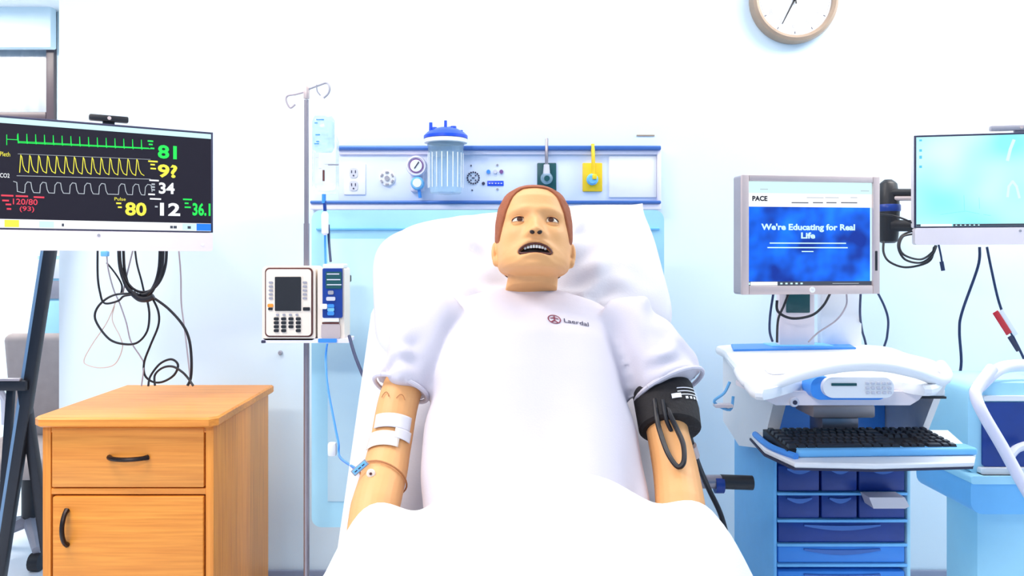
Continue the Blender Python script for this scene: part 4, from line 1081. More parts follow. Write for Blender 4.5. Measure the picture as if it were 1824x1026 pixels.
pr('channel_label', 'white', 575, 566, 604, 573, 0.0, 0.003, 0.001); pr('channel_slot', 'lips', 574, 574, 604, 577, 0.0, 0.002, 0.001)
pr('channel_lip', 'silver', 572, 577, 606, 603, -0.004, 0.001, 0.006); pr('outlet_clip', 'mblue', 567, 603, 600, 610, -0.002, 0.004, 0.002)
pr('side_cap', 'white', 575, 470, 612, 478, -0.06, 0.0, 0.004)
s = MB(); s.box((pp.x, pp.y-0.0, q.z), (0.05, 0.06, 0.07), 0.01); s.build('pole_clamp', 'grey', pu)
tag(MB().lathe([(0.008, 0), (0.0085, 0.006), (0.005, 0.012)], W(500, 628, -0.001), (0, -1, 0)).build('wall_stud', 'grey'), 'small round grey stud on the wall below the infusion pump', 'stud')
# ---------------------------------------------------------------- computer cart
ct = thing('computer_cart', 'white and blue hospital computer cart with navy drawers and keyboard tray', 'cart', (0.93, yD(2.2), 0), world=True)
ZW = 0.972
def poly_slab(name, m, pts, z0, z1, bev, parent, ins=0.006):
    cxp = sum(p[0] for p in pts)/len(pts); cyp = sum(p[1] for p in pts)/len(pts)
    rings = []
    for z, k in ((z0, ins), (z0+bev, 0), (z1-bev, 0), (z1, ins)):
        rr = []
        for x, y in pts:
            d = Vector((x-cxp, y-cyp)); l = d.length; d = d*((l-k)/l); rr.append((cxp+d.x, cyp+d.y, z))
        rings.append(rr)
    return MB().loft(rings).build(name, m, parent)
def smooth_poly(pts, k=5):
    q = [Vector((p[0], p[1], 0)) for p in pts]; n = len(q); out = []
    for i in range(n):
        p0, p1, p2, p3 = q[i-1], q[i], q[(i+1) % n], q[(i+2) % n]
        for j in range(k):
            t = j/k; out.append(0.5*((2*p1)+(p2-p0)*t+(2*p0-5*p1+4*p2-p3)*t*t+(3*p1-p0-3*p2+p3)*t*t*t))
    return [(p.x, p.y) for p in out]
def G2(px, py, z):               # pixel to a point on the level z
    D = (CAMH-z)*F/(py-CY); return P(px, py, D)
def xy(p): return (p.x, p.y)
back0, back1 = G2(1296, 614, ZW), G2(1545, 614, ZW)
fl, fm, frr = G2(1345, 694, ZW), G2(1500, 672, ZW), G2(1660, 688, ZW)
plan = [xy(back0), xy(G2(1290, 626, ZW)), xy(G2(1312, 655, ZW)), xy(fl), xy(G2(1420, 680, ZW)), xy(fm), xy(G2(1580, 677, ZW)), xy(frr), xy(G2(1682, 668, ZW)), xy(G2(1672, 645, ZW)), xy(G2(1620, 630, ZW)), xy(back1)]
poly_slab('work_surface', 'white', smooth_poly(plan), ZW-0.022, ZW, 0.007, ct)
poly_slab('blue_mat', 'mblue', [xy(G2(1302, 616, ZW)), xy(G2(1306, 626, ZW)), xy(G2(1525, 622, ZW)), xy(G2(1508, 612, ZW))], ZW, ZW+0.006, 0.002, ct, 0.003)
ya = G2(1400, 660, ZW)
poly_slab('recessed_tray', 'lgrey', smooth_poly([xy(G2(1368, 652, ZW)), xy(G2(1376, 668, ZW)), xy(G2(1440, 660, ZW)), xy(G2(1450, 650, ZW))], 4), ZW, ZW+0.003, 0.001, ct, 0.002)
# curved front handle
hp = [P(1316, 662, 1.92), P(1334, 684, 1.78), P(1375, 684, 1.72), P(1430, 667, 1.70), P(1500, 653, 1.69), P(1570, 652, 1.69), P(1630, 664, 1.71), P(1672, 678, 1.76), P(1687, 668, 1.84), P(1676, 650, 1.93)]
MB().tube(hp, 0.0125, n=14, smooth=8).build('front_handle', 'white', ct)
# front housing with the keypad
hx0, hx1 = P(1366, 0, 1.75).x, P(1645, 0, 1.75).x; zA, zB = ZW-0.02, P(0, 722, 1.75).z
s = MB(); s.prism([(hx0-0.02, zA), (hx1+0.005, zA), (hx1-0.01, zB+0.012), (hx1-0.03, zB), (hx0+0.02, zB), (hx0-0.02, zB+0.02)], 0, 0.16, lambda u, v, d: (u, yD(1.75)+d, v)); s.build('front_housing', 'chinp', ct)
kc = P(1528, 690, 1.71); kw = 126/F*1.71
kp0 = MB().prism([(u-0.014, v-0.004) for u, v in rrect(kw+0.015, 0.050, 0.022, 8)], 0, 0.05, lambda u, v, d: (kc.x+u, yD(1.72)+d, kc.z+v)).build('keypad_shadow_side', 'mblue', ct)  # blue shadow side of the pod, built as a coloured rim
kp = MB().prism(rrect(kw, 0.044, 0.021, 8), 0, 0.05, lambda u, v, d: (kc.x+u, yD(1.71)+d-0.004+0.12*v, kc.z+v)).build('keypad_pod', 'white', ct)
MB().box((kc.x-0.032, yD(1.71)-0.0045, kc.z+0.007), (0.055, 0.003, 0.006), 0.001).build('keypad_display', 'dgreen', kp)
for r_ in range(3):
    for k in range(5): MB().box((kc.x+0.018+0.012*k, yD(1.71)-0.006+0.12*(0.010-0.010*r_), kc.z+0.010-0.010*r_), (0.008, 0.004, 0.0055), 0.0012).build('keypad_key', 'lgrey', kp)
lk = P(1414, 716, 1.75); MB().lathe([(0.010, 0), (0.011, 0.002), (0.009, 0.006), (0.004, 0.0065)], (lk.x, yD(1.75), lk.z), (0, -1, 0)).build('lock', 'lgrey', ct)
MB().lathe([(0.005, 0), (0.005, 0.008)], (lk.x, yD(1.75), lk.z), (0, -1, 0), 14).build('lock_core', 'print_d', ct)
n0 = P(1448, 722, 1.98); n1 = P(1560, 745, 1.98)
MB().box2(n0.x, n1.x, yD(1.98), yD(2.10), n1.z, n0.z, 0.006).build('tray_neck', 'silver', ct)
n0 = P(1464, 744, 2.0); n1 = P(1530, 765, 2.0); MB().box2(n0.x, n1.x, yD(2.0), yD(2.08), n1.z-0.02, n0.z, 0.004).build('tray_bracket', 'chrome', ct)
# sides and column; column and body carry the blue of their shade as colour
XL, XR = P(1383, 0, 2.12).x, P(1614, 0, 2.12).x
side = [(yD(1.97), ZW-0.02), (yD(2.46), ZW-0.02), (yD(2.46), 0.74), (yD(2.30), 0.70), (yD(2.10), 0.74)]
MB().prism(side, XL-0.045, XL-0.012, lambda u, v, d: (d, u, v)).build('side_shell', 'white', ct)
MB().prism(side, XR+0.012, XR+0.03, lambda u, v, d: (d, u, v)).build('side_shell', 'white', ct)
MB().box2(XL-0.047, XL-0.044, yD(2.10), yD(2.30), 0.905, 0.920, 0.001).build('vent_slot', 'mblue', ct)
MB().box2(XL-0.012, XR+0.012, yD(2.25), yD(2.45), 0.70, ZW-0.022, 0.01).build('column', 'mblue', ct)
MB().box2(XL-0.010, XL, yD(2.115), yD(2.46), 0.16, 0.78, 0.003).build('body_side', 'lblue', ct)
MB().box2(XR, XR+0.010, yD(2.115), yD(2.46), 0.16, 0.70, 0.003).build('body_side', 'pblue', ct)
MB().box2(XL, XR, yD(2.16), yD(2.46), 0.16, 0.69, 0.003).build('body_core', 'lblue', ct)
rows = [(829, 875), (881, 923), (929, 966), (972, 1002)]; zz = [(P(0, a_, 2.12).z, P(0, b_, 2.12).z) for a_, b_ in rows]
zz += [(0.405, 0.31), (0.30, 0.20)]
for i, (z1, z0) in enumerate(zz):
    MB().box2(XL, XR, yD(2.112), yD(2.17), z0-0.009, z0-0.002, 0.001).build('shelf_lip', 'lblue', ct)
    xm = XL+(XR-XL)*0.62
    cells = [(XL+0.004, XL+(XR-XL)*0.33), (XL+(XR-XL)*0.345, xm), (xm+0.005, XR-0.004)] if i < 2 else [(XL+0.004, XR-0.004)]
    for (x0, x1) in cells:
        d_ = MB().box2(x0, x1, yD(2.118), yD(2.165), z0, z1, 0.004).build('drawer', 'navy' if i < 3 else 'mblue', ct)
        MB().prism([(x0+(x1-x0)*(0.2+0.6*k/8), z1-0.010-0.012*math.sin(math.pi*k/8)) for k in range(9)]+[(x0+(x1-x0)*(0.8-0.6*k/8), z1-0.006-0.003*math.sin(math.pi*k/8)) for k in range(9)], 0, 0.006, front(0, 0, yD(2.118))).build('drawer_pull', 'rail', d_)
n0 = P(1548, 886, 2.06); n1 = P(1620, 906, 2.06)
MB().prism([(n0.x, n0.z), (n1.x-0.012, n0.z), (n1.x, n1.z+0.006), (n1.x-0.01, n1.z), (n0.x+0.012, n1.z)], 0, 0.05, lambda u, v, d: (u, yD(2.06)+d, v)).build('side_bin', 'chinp', ct)
poly_slab('base', 'white', [(XL-0.06+x, y) for x, y in [(0, yD(1.88)), (0.46, yD(1.88)), (0.46, yD(2.50)), (0, yD(2.50))]], 0.09, 0.15, 0.02, ct, 0.02)
for sx in (XL-0.03, XR+0.03):
    for D in (1.93, 2.45): MB().cyl((sx-0.015, yD(D), 0.05), (sx+0.015, yD(D), 0.05), 0.05, n=20).build('caster', 'black', ct)
# paper holder hook on the left side and right shelf corner
MB().tube([P(1300, 680, 2.2), P(1290, 700, 2.2), P(1272, 716, 2.2), P(1300, 730, 2.2), P(1306, 706, 2.2)], 0.004, smooth=5).build('side_hook', 'lblue', ct)
MB().box(P(1288, 722, 2.2), (0.05, 0.03, 0.010), 0.003).build('hook_plate', 'chinp', ct)
n0 = P(1648, 694, 2.0); n1 = P(1684, 706, 2.0); MB().box2(n0.x-0.02, n1.x, yD(2.0), yD(2.12), n1.z, n0.z, 0.003).build('side_shelf', 'white', ct)
MB().box2(n0.x-0.02, n1.x+0.002, yD(1.998), yD(2.12), n1.z-0.006, n1.z, 0.001).build('side_shelf_edge', 'black', ct)
# keyboard tray
ZK = 0.795
tp_ = [xy(G2(1336, 772, ZK)), xy(G2(1362, 800, ZK)), xy(G2(1415, 824, ZK)), xy(G2(1560, 827, ZK)), xy(G2(1735, 822, ZK)), xy(G2(1738, 808, ZK)), xy(G2(1690, 766, ZK)), xy(G2(1400, 762, ZK))]
poly_slab('keyboard_tray', 'white', tp_, ZK-0.012, ZK, 0.003, ct, 0.004)
poly_slab('tray_underside', 'print_d', [(x, y+0.004) for x, y in tp_], ZK-0.020, ZK-0.011, 0.002, ct, 0.012)
MB().tube([G2(x_, y_, ZK)+Vector((0, 0, 0.006)) for x_, y_ in ((1345, 778), (1372, 800), (1418, 818))], 0.008, smooth=5).build('tray_edge', 'mblue', ct)
w0, w1 = G2(1412, 810, ZK), G2(1728, 806, ZK)
ws = (w1-w0); wl = ws.length; wa = math.atan2(ws.y, ws.x)
MB().box((w0+w1)/2+Vector((0, -0.006, 0.009)), (wl, 0.05, 0.018), 0.007, Matrix.Rotation(wa, 3, 'Z'), seg=3).build('wrist_rest', 'lblue', ct)
# keyboard
k0 = G2(1402, 798, ZK+0.02); k1 = G2(1708, 796, ZK+0.02); kd = (k1-k0); kl = kd.length; ka = math.atan2(kd.y, kd.x)
kb = thing('keyboard', 'black full size keyboard on the cart tray', 'keyboard', ((k0.x+k1.x)/2, (k0.y+k1.y)/2+0.0, ZK+0.004), ka)
dep = 0.150
MB().prism([(0, 0), (0, 0.012), (dep, 0.026), (dep, 0)], -kl/2, kl/2, lambda u, v, d: (d, u, v)).build('base', 'black', kb)
kmesh = {}
def keym(w):
    w = round(w, 4)
    if w not in kmesh:
        s = MB(); hw_, hd = w/2, 0.0085; t_ = 0.0022
        s.raw([(-hw_, -hd, 0), (hw_, -hd, 0), (hw_, hd, 0), (-hw_, hd, 0), (-hw_+t_, -hd+t_, 0.007), (hw_-t_, -hd+t_, 0.007), (hw_-t_, hd-t_, 0.007), (-hw_+t_, hd-t_, 0.007)],
              [(3, 2, 1, 0), (4, 5, 6, 7), (0, 1, 5, 4), (1, 2, 6, 5), (2, 3, 7, 6), (3, 0, 4, 7)])
        me = s.mesh('key'); me.materials.append(MT['keycap']); kmesh[w] = me
    return kmesh[w]
MT['keycap'] = mat('keycap', (0.030, 0.028, 0.034), 0.32)
pit = kl/22.8
tilt = math.atan2(0.014, dep)
layout = [[1]*13+[2]+[-.3]+[1]*3+[-.3]+[1]*4, [1.5]+[1]*12+[1.5]+[-.3]+[1]*3+[-.3]+[1]*4, [1.75]+[1]*11+[2.25]+[-3.6]+[1]*4, [2.25]+[1]*10+[2.75]+[-1.3]+[1]+[-1.3]+[1]*4, [1.25]*3+[6.25]+[1.25]*4+[-.3]+[1]*3+[-.3]+[2]+[1]*2]
layout = [[1]+[-1]+[1]*4+[-.5]+[1]*4+[-.5]+[1]*4+[-.3]+[1]*3+[-.3]+[1]*4]+layout
for r_, row in enumerate(layout):
    x = -kl/2+0.006; yy = dep-0.016-r_*0.0235
    for w in row:
        if w < 0: x += -w*pit; continue
        o = bpy.data.objects.new('key', keym(w*pit-0.0022)); C.objects.link(o); o.parent = kb
        o.location = (x+w*pit/2, yy, 0.012+0.014*yy/dep); o.rotation_euler = (tilt, 0, 0); x += w*pit
# cart monitor
mw, mh = 0.402, 0.346
ml = P(1319, 418, 2.27); mr = P(1564, 421, 2.33); an = math.atan2(mr.y-ml.y, mr.x-ml.x)
mo = thing('computer_monitor', 'square silver framed monitor showing a blue web page on the cart', 'monitor', ((ml.x+mr.x)/2, (ml.y+mr.y)/2, P(0, 524, 2.3).z), an)
mw = (mr-ml).length
bz = 0.022
MB().prism(rrect(mw, mh, 0.008), 0, 0.045, lambda u, v, d: (u, d, mh/2+v)).build('housing', 'grey', mo)
for (x0, x1, z0, z1) in ((-mw/2, -mw/2+bz, 0, mh), (mw/2-bz, mw/2, 0, mh), (-mw/2+bz, mw/2-bz, mh-bz*0.85, mh), (-mw/2+bz, mw/2-bz, 0, bz*1.15)):
    MB().box2(x0, x1, -0.010, 0.002, z0, z1, 0.003).build('bezel', 'silver', mo)
MB().cyl((0, -0.0095, bz*0.6), (0, -0.013, bz*0.6), 0.0085, n=24).build('round_badge', 'white', mo)
text('badge_letters', 'hp', 'print_g', mo, -0.0045, bz*0.6-0.004, h=0.0085, y=-0.0134)
pv = plane_uv(mo, -0.003)
sx0, sx1, sz0, sz1 = -mw/2+bz, mw/2-bz, bz*1.15, mh-bz*0.85
mp_ = mat('page_picture', (0.01, 0.01, 0.012), 0.35, var=0, emit=1.0, spec=0.15)
nt = mp_.node_tree; b = nt.nodes['Principled BSDF']; tc = nt.nodes.new('ShaderNodeTexCoord'); n = nt.nodes.new('ShaderNodeTexNoise'); cr = nt.nodes.new('ShaderNodeValToRGB')
n.inputs['Scale'].default_value = 10; n.inputs['Detail'].default_value = 2
cr.color_ramp.elements[0].position = 0.36; cr.color_ramp.elements[0].color = (0.002, 0.03, 0.33, 1); cr.color_ramp.elements[1].position = 0.55; cr.color_ramp.elements[1].color = (0.004, 0.14, 0.92, 1)
e_ = cr.color_ramp.elements.new(0.72); e_.color = (0.01, 0.26, 1.0, 1)
nt.links.new(tc.outputs['Object'], n.inputs['Vector']); nt.links.new(n.outputs['Fac'], cr.inputs[0]); nt.links.new(cr.outputs[0], b.inputs['Emission Color'])
scr = MB(); rect(scr, sx0, sx1, sz0, sz1, -0.0012); screen = scr.build('screen', mp_, mo, smooth=False)
zh = pv(1450, 369).y; zu = pv(1450, 345).y; ztk = pv(1450, 501).y
strip('page_header', S_['white'], sx0, sx1, zh, sz1, -0.002)
strip('browser_bar', S_['cyan'], sx0, sx1, zu, sz1, -0.0024)
strip('task_bar', S_['dgrey'], sx0, sx1, sz0, ztk, -0.002); strip('search_box', S_['white'], pv(1337, 504).x, pv(1385, 504).x, sz0+0.001, ztk-0.001, -0.0026)
strip('scroll_bar', S_['cyan'], sx1-0.005, sx1, ztk, zh, -0.002)
strip('start_tile', S_['cyan'], sx0+0.002, sx0+0.006, sz0+0.003, ztk-0.003, -0.0026)
for k in range(5): strip('task_icon', S_['cyan'], pv(1390+9*k, 504).x, pv(1394+9*k, 504).x, sz0+0.004, ztk-0.004, -0.0026)
strip('clock_readout', S_['grey'], pv(1483, 504).x, pv(1530, 504).x, sz0+0.005, ztk-0.006, -0.0026)
def mtext(s_, m, px0, py1, px1, py0, bold):
    a_ = pv(px0, py1); b_ = pv(px1, py0); text('screen_text', s_, S_[m], screen, a_.x, a_.y, w=b_.x-a_.x, h=b_.y-a_.y, y=-0.003, bold=bold)
mtext('PACE', 'black', 1340, 358, 1367, 349, 0.045)
mtext("We're Educating for Real", 'cyan', 1356, 413, 1523, 399, 0.035); mtext('Life', 'cyan', 1427, 425, 1452, 414, 0.035)
for (m, a_, b_, y_, hgt) in (('cyan', 1371, 1507, 433, .9), ('cyan', 1367, 1510, 441, .9), ('cyan', 1428, 1449, 448, .8), ('grey', 1437, 1467, 352, .6), ('grey', 1470, 1494, 352, .6), ('grey', 1515, 1527, 352, .6), ('dgrey', 1410, 1440, 361, .8), ('dgrey', 1448, 1466, 361, .8), ('dgrey', 1472, 1490, 361, .8), ('dgrey', 1498, 1527, 361, .8), ('grey', 1354, 1368, 337, .7), ('grey', 1533, 1548, 340, .7)):
    u = pv(a_, y_); v = pv(b_, y_); strip('small_line', S_[m], u.x, v.x, u.y-0.0018*hgt, u.y+0.0018*hgt, -0.003)
MB().box2(mw/2-0.016, mw/2-0.009, -0.012, -0.008, pv(1557, 482).y, pv(1557, 447).y, 0.001).build('side_buttons', 'black', mo)
sp0 = P(1388, 520, 2.42); sp1 = P(1452, 616, 2.42)
sd = thing('monitor_post', 'silver monitor post standing on the cart behind the square monitor', 'stand', ((sp0.x+sp1.x)/2, yD(2.42), ZW+0.006), world=True)
MB().box2(sp0.x, sp1.x, yD(2.42), yD(2.45), ZW+0.004, 1.30, 0.006).build('post', 'chinp', sd)
MB().box2(sp0.x+0.02, sp1.x-0.018, yD(2.412), yD(2.42), P(0, 557, 2.42).z, P(0, 515, 2.42).z, 0.003).build('slot', 'dgreen', sd)
MB().box2(sp0.x+0.02, sp1.x-0.02, yD(2.34), yD(2.42), 1.27, 1.37, 0.004).build('bracket', 'lgrey', sd)
MB().box2(sp0.x-0.03, sp1.x+0.05, yD(2.40), yD(2.48), ZW+0.002, ZW+0.010, 0.003).build('foot', 'lblue', sd)
bp0 = P(1455, 525, 2.50); bp1 = P(1528, 615, 2.50)
tag(MB().box2(bp0.x, bp1.x, yD(2.47), yD(2.50), ZW-0.02, bp0.z+0.10, 0.006).build('back_plate', 'white'), 'plain white upright plate on the cart behind the monitor post', 'panel')
cg = 'cables behind the square monitor'
cable('monitor_cable', [(1378, 520, 2.38), (1372, 560, 2.38), (1371, 590, 2.38), (1376, 608, 2.36)], 0.0035, 'cableb', 'navy cable dropping left of the monitor post to the cart top', cg)
cable('monitor_cable', [(1405, 522, 2.38), (1396, 545, 2.37), (1386, 570, 2.37), (1384, 610, 2.36)], 0.0035, 'cable', 'black cable dropping close against the monitor post', cg)
cable('monitor_cable', [(1384, 535, 2.37), (1386, 555, 2.37), (1410, 567, 2.36), (1445, 562, 2.37), (1466, 545, 2.38), (1478, 524, 2.40)], 0.004, 'cable', 'thick black cable looping across the front of the monitor post', cg)
cable('monitor_cable', [(1508, 524, 2.4), (1507, 545, 2.4), (1490, 570, 2.38), (1458, 592, 2.36), (1440, 609, 2.34)], 0.0025, 'cableg', 'thin grey cable slanting from the monitor down to the cart top', cg)
cable('monitor_cable', [(1533, 524, 2.42), (1532, 560, 2.45), (1536, 590, 2.5), (1542, 612, 2.52), (1556, 680, 2.54), (1580, 740, 2.5), (1582, 790, 2.45)], 0.0035, 'cableb', 'navy cable hanging straight below the right end of the square monitor', cg)
cable('monitor_cable', [(1560, 515, 2.45), (1575, 545, 2.5), (1582, 570, 2.5), (1580, 600, 2.5), (1574, 640, 2.5), (1600, 730, 2.5), (1625, 765, 2.45), (1640, 800, 2.4)], 0.0035, 'cableb', 'navy cable bowing out past the right edge of the square monitor', cg)
cg = 'cables of the cyan desktop monitor'
cable('desktop_cable', [(1745, 440, 2.55), (1742, 475, 2.56), (1714, 555, 2.58), (1709, 590, 2.58), (1712, 650, 2.58), (1700, 700, 2.56), (1676, 765, 2.5), (1665, 800, 2.45)], 0.0045, 'cableb', 'long navy cable hanging from cyan monitor down toward the keyboard', cg)
cable('desktop_cable', [(1758, 440, 2.55), (1766, 480, 2.56), (1780, 540, 2.56), (1800, 590, 2.56), (1822, 635, 2.56), (1850, 700, 2.56)], 0.0040, 'cableb', 'navy cable slanting right below cyan monitor behind the red tag', cg)
o_ = MB(); e1 = (P(1800, 590, 2.55)-P(1774, 549, 2.55)).normalized(); e2 = Vector((0, -1, 0)); Mt = Matrix((e1, e2, e1.cross(e2))).transposed()
tg = thing('cable_tag', 'red and white tag tied to the slanting cable at right edge', 'tag', P(1785, 580, 2.55), world=True)
MB().box(P(1785, 575, 2.535), (0.085, 0.004, 0.020), 0.002, Mt).build('red_half', 'red', tg); MB().box(P(1796, 575, 2.538), (0.095, 0.004, 0.016), 0.002, Mt).build('white_half', 'white', tg)
MB().box(P(1806, 612, 2.535), (0.055, 0.006, 0.014), 0.002, Mt).build('plug', 'print_d', tg)
cg = 'looped cables on the black wall arm'
for pts, r_, lb_ in (
    ([(1624, 417, 2.5), (1608, 422, 2.5), (1602, 440, 2.49), (1612, 455, 2.49), (1640, 462, 2.49), (1660, 450, 2.5), (1666, 438, 2.52)], 0.0035, 'inner loop of black cable below the wall arm'),
    ([(1624, 412, 2.52), (1606, 420, 2.51), (1600, 440, 2.5), (1612, 462, 2.5), (1640, 468, 2.5), (1660, 455, 2.51), (1668, 438, 2.53)], 0.0035, 'middle loop of black cable below the wall arm'),
    ([(1574, 430, 2.6), (1574, 450, 2.58), (1584, 466, 2.56), (1610, 476, 2.55), (1640, 472, 2.54), (1658, 462, 2.53), (1664, 440, 2.54)], 0.0038, 'outer loop of black cable sagging lowest below the wall arm'),
    ([(1565, 382, 2.58), (1590, 384, 2.54), (1612, 391, 2.52), (1630, 400, 2.53)], 0.0032, 'black cable crossing the post of the wall arm'),
    ([(1672, 436, 2.5), (1676, 455, 2.5), (1678, 468, 2.5)], 0.003, 'thin blue cable end hanging below the cyan monitor chin')):
    cable('arm_cable', pts, r_, 'cableb' if 'blue' in lb_ else 'cable', lb_, cg)
tag(MB().cyl(P(1677, 466, 2.5), P(1680, 482, 2.5), 0.006).build('cable_plug', 'cableb'), 'small navy plug on the cable end below the cyan monitor', 'plug')

# ---------------------------------------------------------------- blue equipment unit at the right edge
DE = 2.28
eq = thing('equipment_unit', 'pale blue wheeled equipment unit with navy panel and slanted tube at right edge', 'medical unit', (P(1790, 0, DE).x, yD(DE), 0), world=True)
def er(name, m, px0, py0, px1, py1, d0, d1, r, D=DE): return pr(name, m, px0, py0, px1, py1, d0, d1, r, eq, D)
er('rear_shell', 'pblue', 1724, 682, 1900, 845, -0.24, 0, 0.03)
er('navy_panel', 'navy', 1748, 716, 1900, 830, -0.01, 0.006, 0.008)
er('panel_rim', 'white', 1748, 704, 1900, 713, -0.02, 0.012, 0.006)
er('panel_ledge', 'white', 1740, 831, 1900, 842, -0.05, 0.02, 0.006)
er('lower_bin', 'lblue', 1718, 842, 1900, 910, -0.26, 0.03, 0.035)
er('bin_rim', 'pblue', 1716, 842, 1900, 856, -0.26, 0.038, 0.008)
MB().tube([P(1768, 655, DE-0.03), P(1742, 690, DE-0.05), P(1738, 705, DE-0.06), P(1750, 735, DE-0.08), P(1785, 795, DE-0.10), P(1815, 850, DE-0.12), P(1850, 910, DE-0.14), P(1880, 965, DE-0.15)], 0.016, n=12, smooth=5).build('slanted_tube', 'railwhite', eq)
MB().tube([P(1742, 690, DE-0.02), P(1770, 664, DE), P(1800, 652, DE+0.04), P(1880, 650, DE+0.05)], 0.018, n=12, smooth=5).build('top_tube', 'railwhite', eq)
MB().tube([P(1795, 820, DE-0.09), P(1810, 800, DE-0.06), P(1840, 790, DE-0.04)], 0.012, n=10, smooth=5).build('tube_joint', 'lgrey', eq)
e0 = P(1740, 0, DE).x
MB().box2(e0+0.03, e0+0.24, yD(DE)+0.05, yD(DE)+0.22, 0.12, 0.55, 0.02).build('pedestal', 'pblue', eq)
for dx in (0.05, 0.22):
    for dy in (0.06, 0.21): MB().cyl((e0+dx-0.015, yD(DE)+dy, 0.06), (e0+dx+0.015, yD(DE)+dy, 0.06), 0.06, n=20).build('caster', 'black', eq)

# ---------------------------------------------------------------- left: black stand, far locker, far chair
DS = 2.78
st = thing('folding_stand', 'black folding stand with slanted legs at the left edge behind the cabinet', 'stand', (P(20, 0, DS).x, yD(DS), 0), world=True)
def bar(name, p, q, w, th, m='blackm', parent=st):
    p = Vector(p); q = Vector(q); d = (q-p).normalized(); x = d.cross(Vector((0, 1, 0))).normalized(); y = d.cross(x)
    Mx = Matrix((x, y, d)).transposed(); return MB().box((p+q)/2, (w, th, (q-p).length), 0.004, Mx).build(name, m, parent)
zfl = P(0, 0, DS)
def foot(px, D): return Vector(((px-CX)/F*D, yD(D), 0.0))
top = P(108, 330, DS); ft = P(-8, 1085, DS); ft.z = 0.012
bar('front_leg', top, ft, 0.036, 0.03); bar('leg_edge', top+Vector((-0.024, 0.004, 0)), ft+Vector((-0.024, 0.004, 0)), 0.018, 0.024, 'steelblue')
bar('cross_bar', P(-70, 686, DS-0.02), P(50, 686, DS-0.02), 0.036, 0.03)
bar('cross_bar', P(-70, 676, DS-0.03), P(38, 676, DS-0.03), 0.010, 0.02, 'chrome')
bq = P(96, 1050, DS+0.08); bq.z = 0.012
bar('rear_leg', P(42, 690, DS), bq, 0.034, 0.03)
bar('left_leg', P(-60, 330, DS+0.02), Vector((P(-110, 0, DS).x, yD(DS)+0.05, 0.012)), 0.036, 0.03); bar('top_bar', P(-62, 335, DS+0.01), P(110, 335, DS), 0.036, 0.03)
bar('inner_post', P(20, 690, DS+0.03), P(-4, 1040, DS+0.03), 0.026, 0.02)
lx0, lx1 = P(66, 0, 3.8).x, P(150, 0, 3.8).x
lo = thing('storage_locker', 'tall pale blue locker in the far room past the wall end', 'locker', ((lx0+lx1)/2, yD(3.9), 0), world=True)
zl = P(0, 455, 3.8).z
MB().box2(lx0, lx1, yD(3.8), yD(4.2), 0.05, zl, 0.006).build('body', 'pblue', lo)
MB().box2(lx0+0.01, lx1-0.01, yD(3.785), yD(3.8), 0.55, P(0, 535, 3.8).z, 0.004).build('door', 'pblue', lo)
MB().box2(lx0+0.01, lx1-0.01, yD(3.785), yD(3.8), P(0, 532, 3.8).z, P(0, 500, 3.8).z, 0.004).build('grey_panel', 'grey', lo)
MB().box2(lx0+0.01, lx1-0.01, yD(3.785), yD(3.8), P(0, 496, 3.8).z, zl-0.02, 0.004).build('upper_door', 'white', lo)
MB().box2(lx0, lx1, yD(3.8), yD(4.2), 0, 0.05).build('plinth', 'grey', lo)
# wheeled chair
cx0 = P(48, 0, 3.3).x
wc_ = thing('wheeled_chair', 'grey upholstered wheeled chair seen between the black stand legs', 'chair', (cx0, yD(3.35), 0), world=True)
s = MB(); s.box((cx0-0.02, yD(3.32), P(0, 815, 3.3).z), (0.46, 0.46, 0.09), 0.035, seg=3); s.build('seat', 'greyfab', wc_)
s = MB(); s.box((cx0-0.02, yD(3.56), P(0, 690, 3.5).z), (0.42, 0.07, 0.48), 0.03, Matrix.Rotation(R(8), 3, 'X'), seg=3); s.build('backrest', 'greyfab', wc_)
for sx in (-1, 1):
    MB().tube([(cx0+sx*0.24, yD(3.20), P(0, 800, 3.3).z), (cx0+sx*0.24, yD(3.20), 0.66), (cx0+sx*0.24, yD(3.5), 0.66), (cx0+sx*0.24, yD(3.54), 0.50)], 0.016, smooth=3).build('armrest', 'lgrey', wc_)
MB().cyl((cx0-0.02, yD(3.35), 0.12), (cx0-0.02, yD(3.35), 0.40), 0.03).build('gas_post', 'black', wc_)
for k in range(5):
    a_ = R(18+72*k); e_ = Vector((cx0-0.02+0.26*math.cos(a_), yD(3.35)+0.26*math.sin(a_), 0.08))
    lg = MB().tube([(cx0-0.02, yD(3.35), 0.13), e_], 0.02, rs=[0.026, 0.016]).build('base_arm', 'grey', wc_)
    MB().cyl((e_.x-0.02, e_.y, 0.035), (e_.x+0.02, e_.y, 0.035), 0.035, n=16).build('caster', 'black', lg)

# ---------------------------------------------------------------- cables under the left monitor
cg = 'cables hanging under the vital signs monitor'
DL = 2.36
def cbl(pts, r_, m, lb_): cable('hanging_cable', [(x, y, DL+dz) for (x, y, dz) in pts], r_, m, lb_, cg)
for k, (dx, dy, w_) in enumerate(((0, 0, 40), (-2, 3, 36), (4, -3, 42), (2, 4, 33))):
    pts = []
    for i in range(13):
        a_ = math.pi*i/12; pts.append((251+dx-w_*math.cos(a_), 440+dy*0.5+(85+dy)*math.sin(a_)**0.8, 0.004*k-0.008))
    cbl(pts, 0.0042, 'cable', ['widest black loop', 'inner black loop', 'outermost right black loop', 'narrowest black loop'][k]+' in the coil under the monitor')
tag(MB().tube([P(236, 522, DL-0.012), P(248, 532, DL-0.014), P(262, 533, DL-0.014), P(274, 528, DL-0.012)], 0.009, n=10, smooth=5).build('cable_tie', 'cable'), 'thick black tie binding the bottom of the cable coil', 'cable tie')
cbl([(174, 440, 0), (174, 490, 0), (178, 520, 0), (186, 540, 0), (210, 536, -.005), (222, 527, -.01), (250, 524, -.014)], 0.0032, 'cable', 'black cable dropping at far left and curling right to the coil')
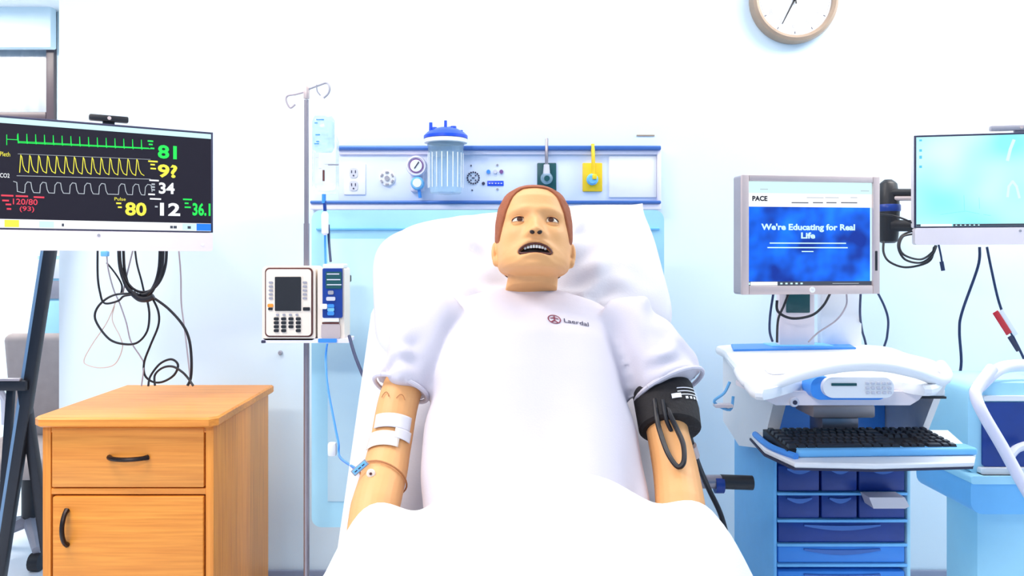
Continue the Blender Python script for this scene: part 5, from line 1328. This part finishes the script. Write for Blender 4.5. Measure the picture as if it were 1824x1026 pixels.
cbl([(262, 533, -.01), (266, 560, 0), (262, 590, 0), (245, 610, 0), (222, 613, 0), (196, 605, 0), (175, 580, .005), (169, 560, .005), (180, 540, .005), (205, 525, 0), (245, 523, -.01)], 0.0034, 'cable', 'large black cable ring hanging below the coil')
cbl([(240, 440, 0.01), (244, 470, 0.01), (252, 500, 0.005), (258, 527, 0)], 0.003, 'cable', 'straight black cable running through the middle of the coil')
cbl([(272, 532, 0), (282, 555, 0), (282, 580, 0), (268, 615, 0), (257, 645, 0), (258, 668, 0), (272, 680, 0), (290, 680, 0), (310, 668, 0), (317, 650, 0), (305, 640, 0), (285, 648, 0), (268, 670, 0), (264, 688, -0.01)], 0.0034, 'cable', 'black cable winding down into the curl on the cabinet')
cbl([(276, 532, 0), (300, 550, 0), (325, 578, 0), (337, 605, 0), (341, 640, 0), (340, 672, 0), (334, 687, -.01)], 0.0042, 'cable', 'thick black cable bowing right down to the cabinet top')
cbl([(276, 687, -0.02), (276, 668, -.01), (290, 655, -.01), (308, 653, -.01), (325, 663, -.01), (336, 675, -.01), (344, 687, -.02)], 0.0034, 'cable', 'black cable arching low over the back of the cabinet top')
cbl([(190, 440, 0), (192, 475, 0), (202, 515, 0), (213, 540, 0), (225, 575, 0), (233, 608, 0), (250, 635, 0), (256, 650, 0), (252, 688, -.01)], 0.0022, 'cableg', 'thin grey cable winding down the middle to the cabinet')
cbl([(190, 468, 0.01), (206, 488, 0.01), (217, 508, 0.01), (215, 525, 0.01)], 0.0026, 'cable', 'short black cable slanting into the coil from the left')
cbl([(206, 538, .005), (190, 575, .01), (165, 612, .01), (150, 640, .01), (155, 650, .01), (180, 655, .01), (205, 648, .01), (218, 620, .01), (214, 600, .01), (200, 570, .01), (204, 545, .01)], 0.0016, 'cablep', 'thin pale cable loop hanging lowest at left under the monitor')
cbl([(318, 440, .12), (322, 490, .14), (323, 540, .14), (328, 580, .12), (333, 620, .08), (340, 684, 0.02)], 0.0026, 'cableg', 'thin lilac cable hanging along the wall right of the coil')
cbl([(238, 440, 0.015), (226, 490, 0.015), (219, 522, 0.015)], 0.0024, 'cableg', 'short grey cable slanting down into the top of the coil')
tag(MB().box(P(187, 452, DL), (0.022, 0.014, 0.016), 0.003).build('cable_plug', 'lblue'), 'small blue plug under the chin of the vital signs monitor', 'plug')
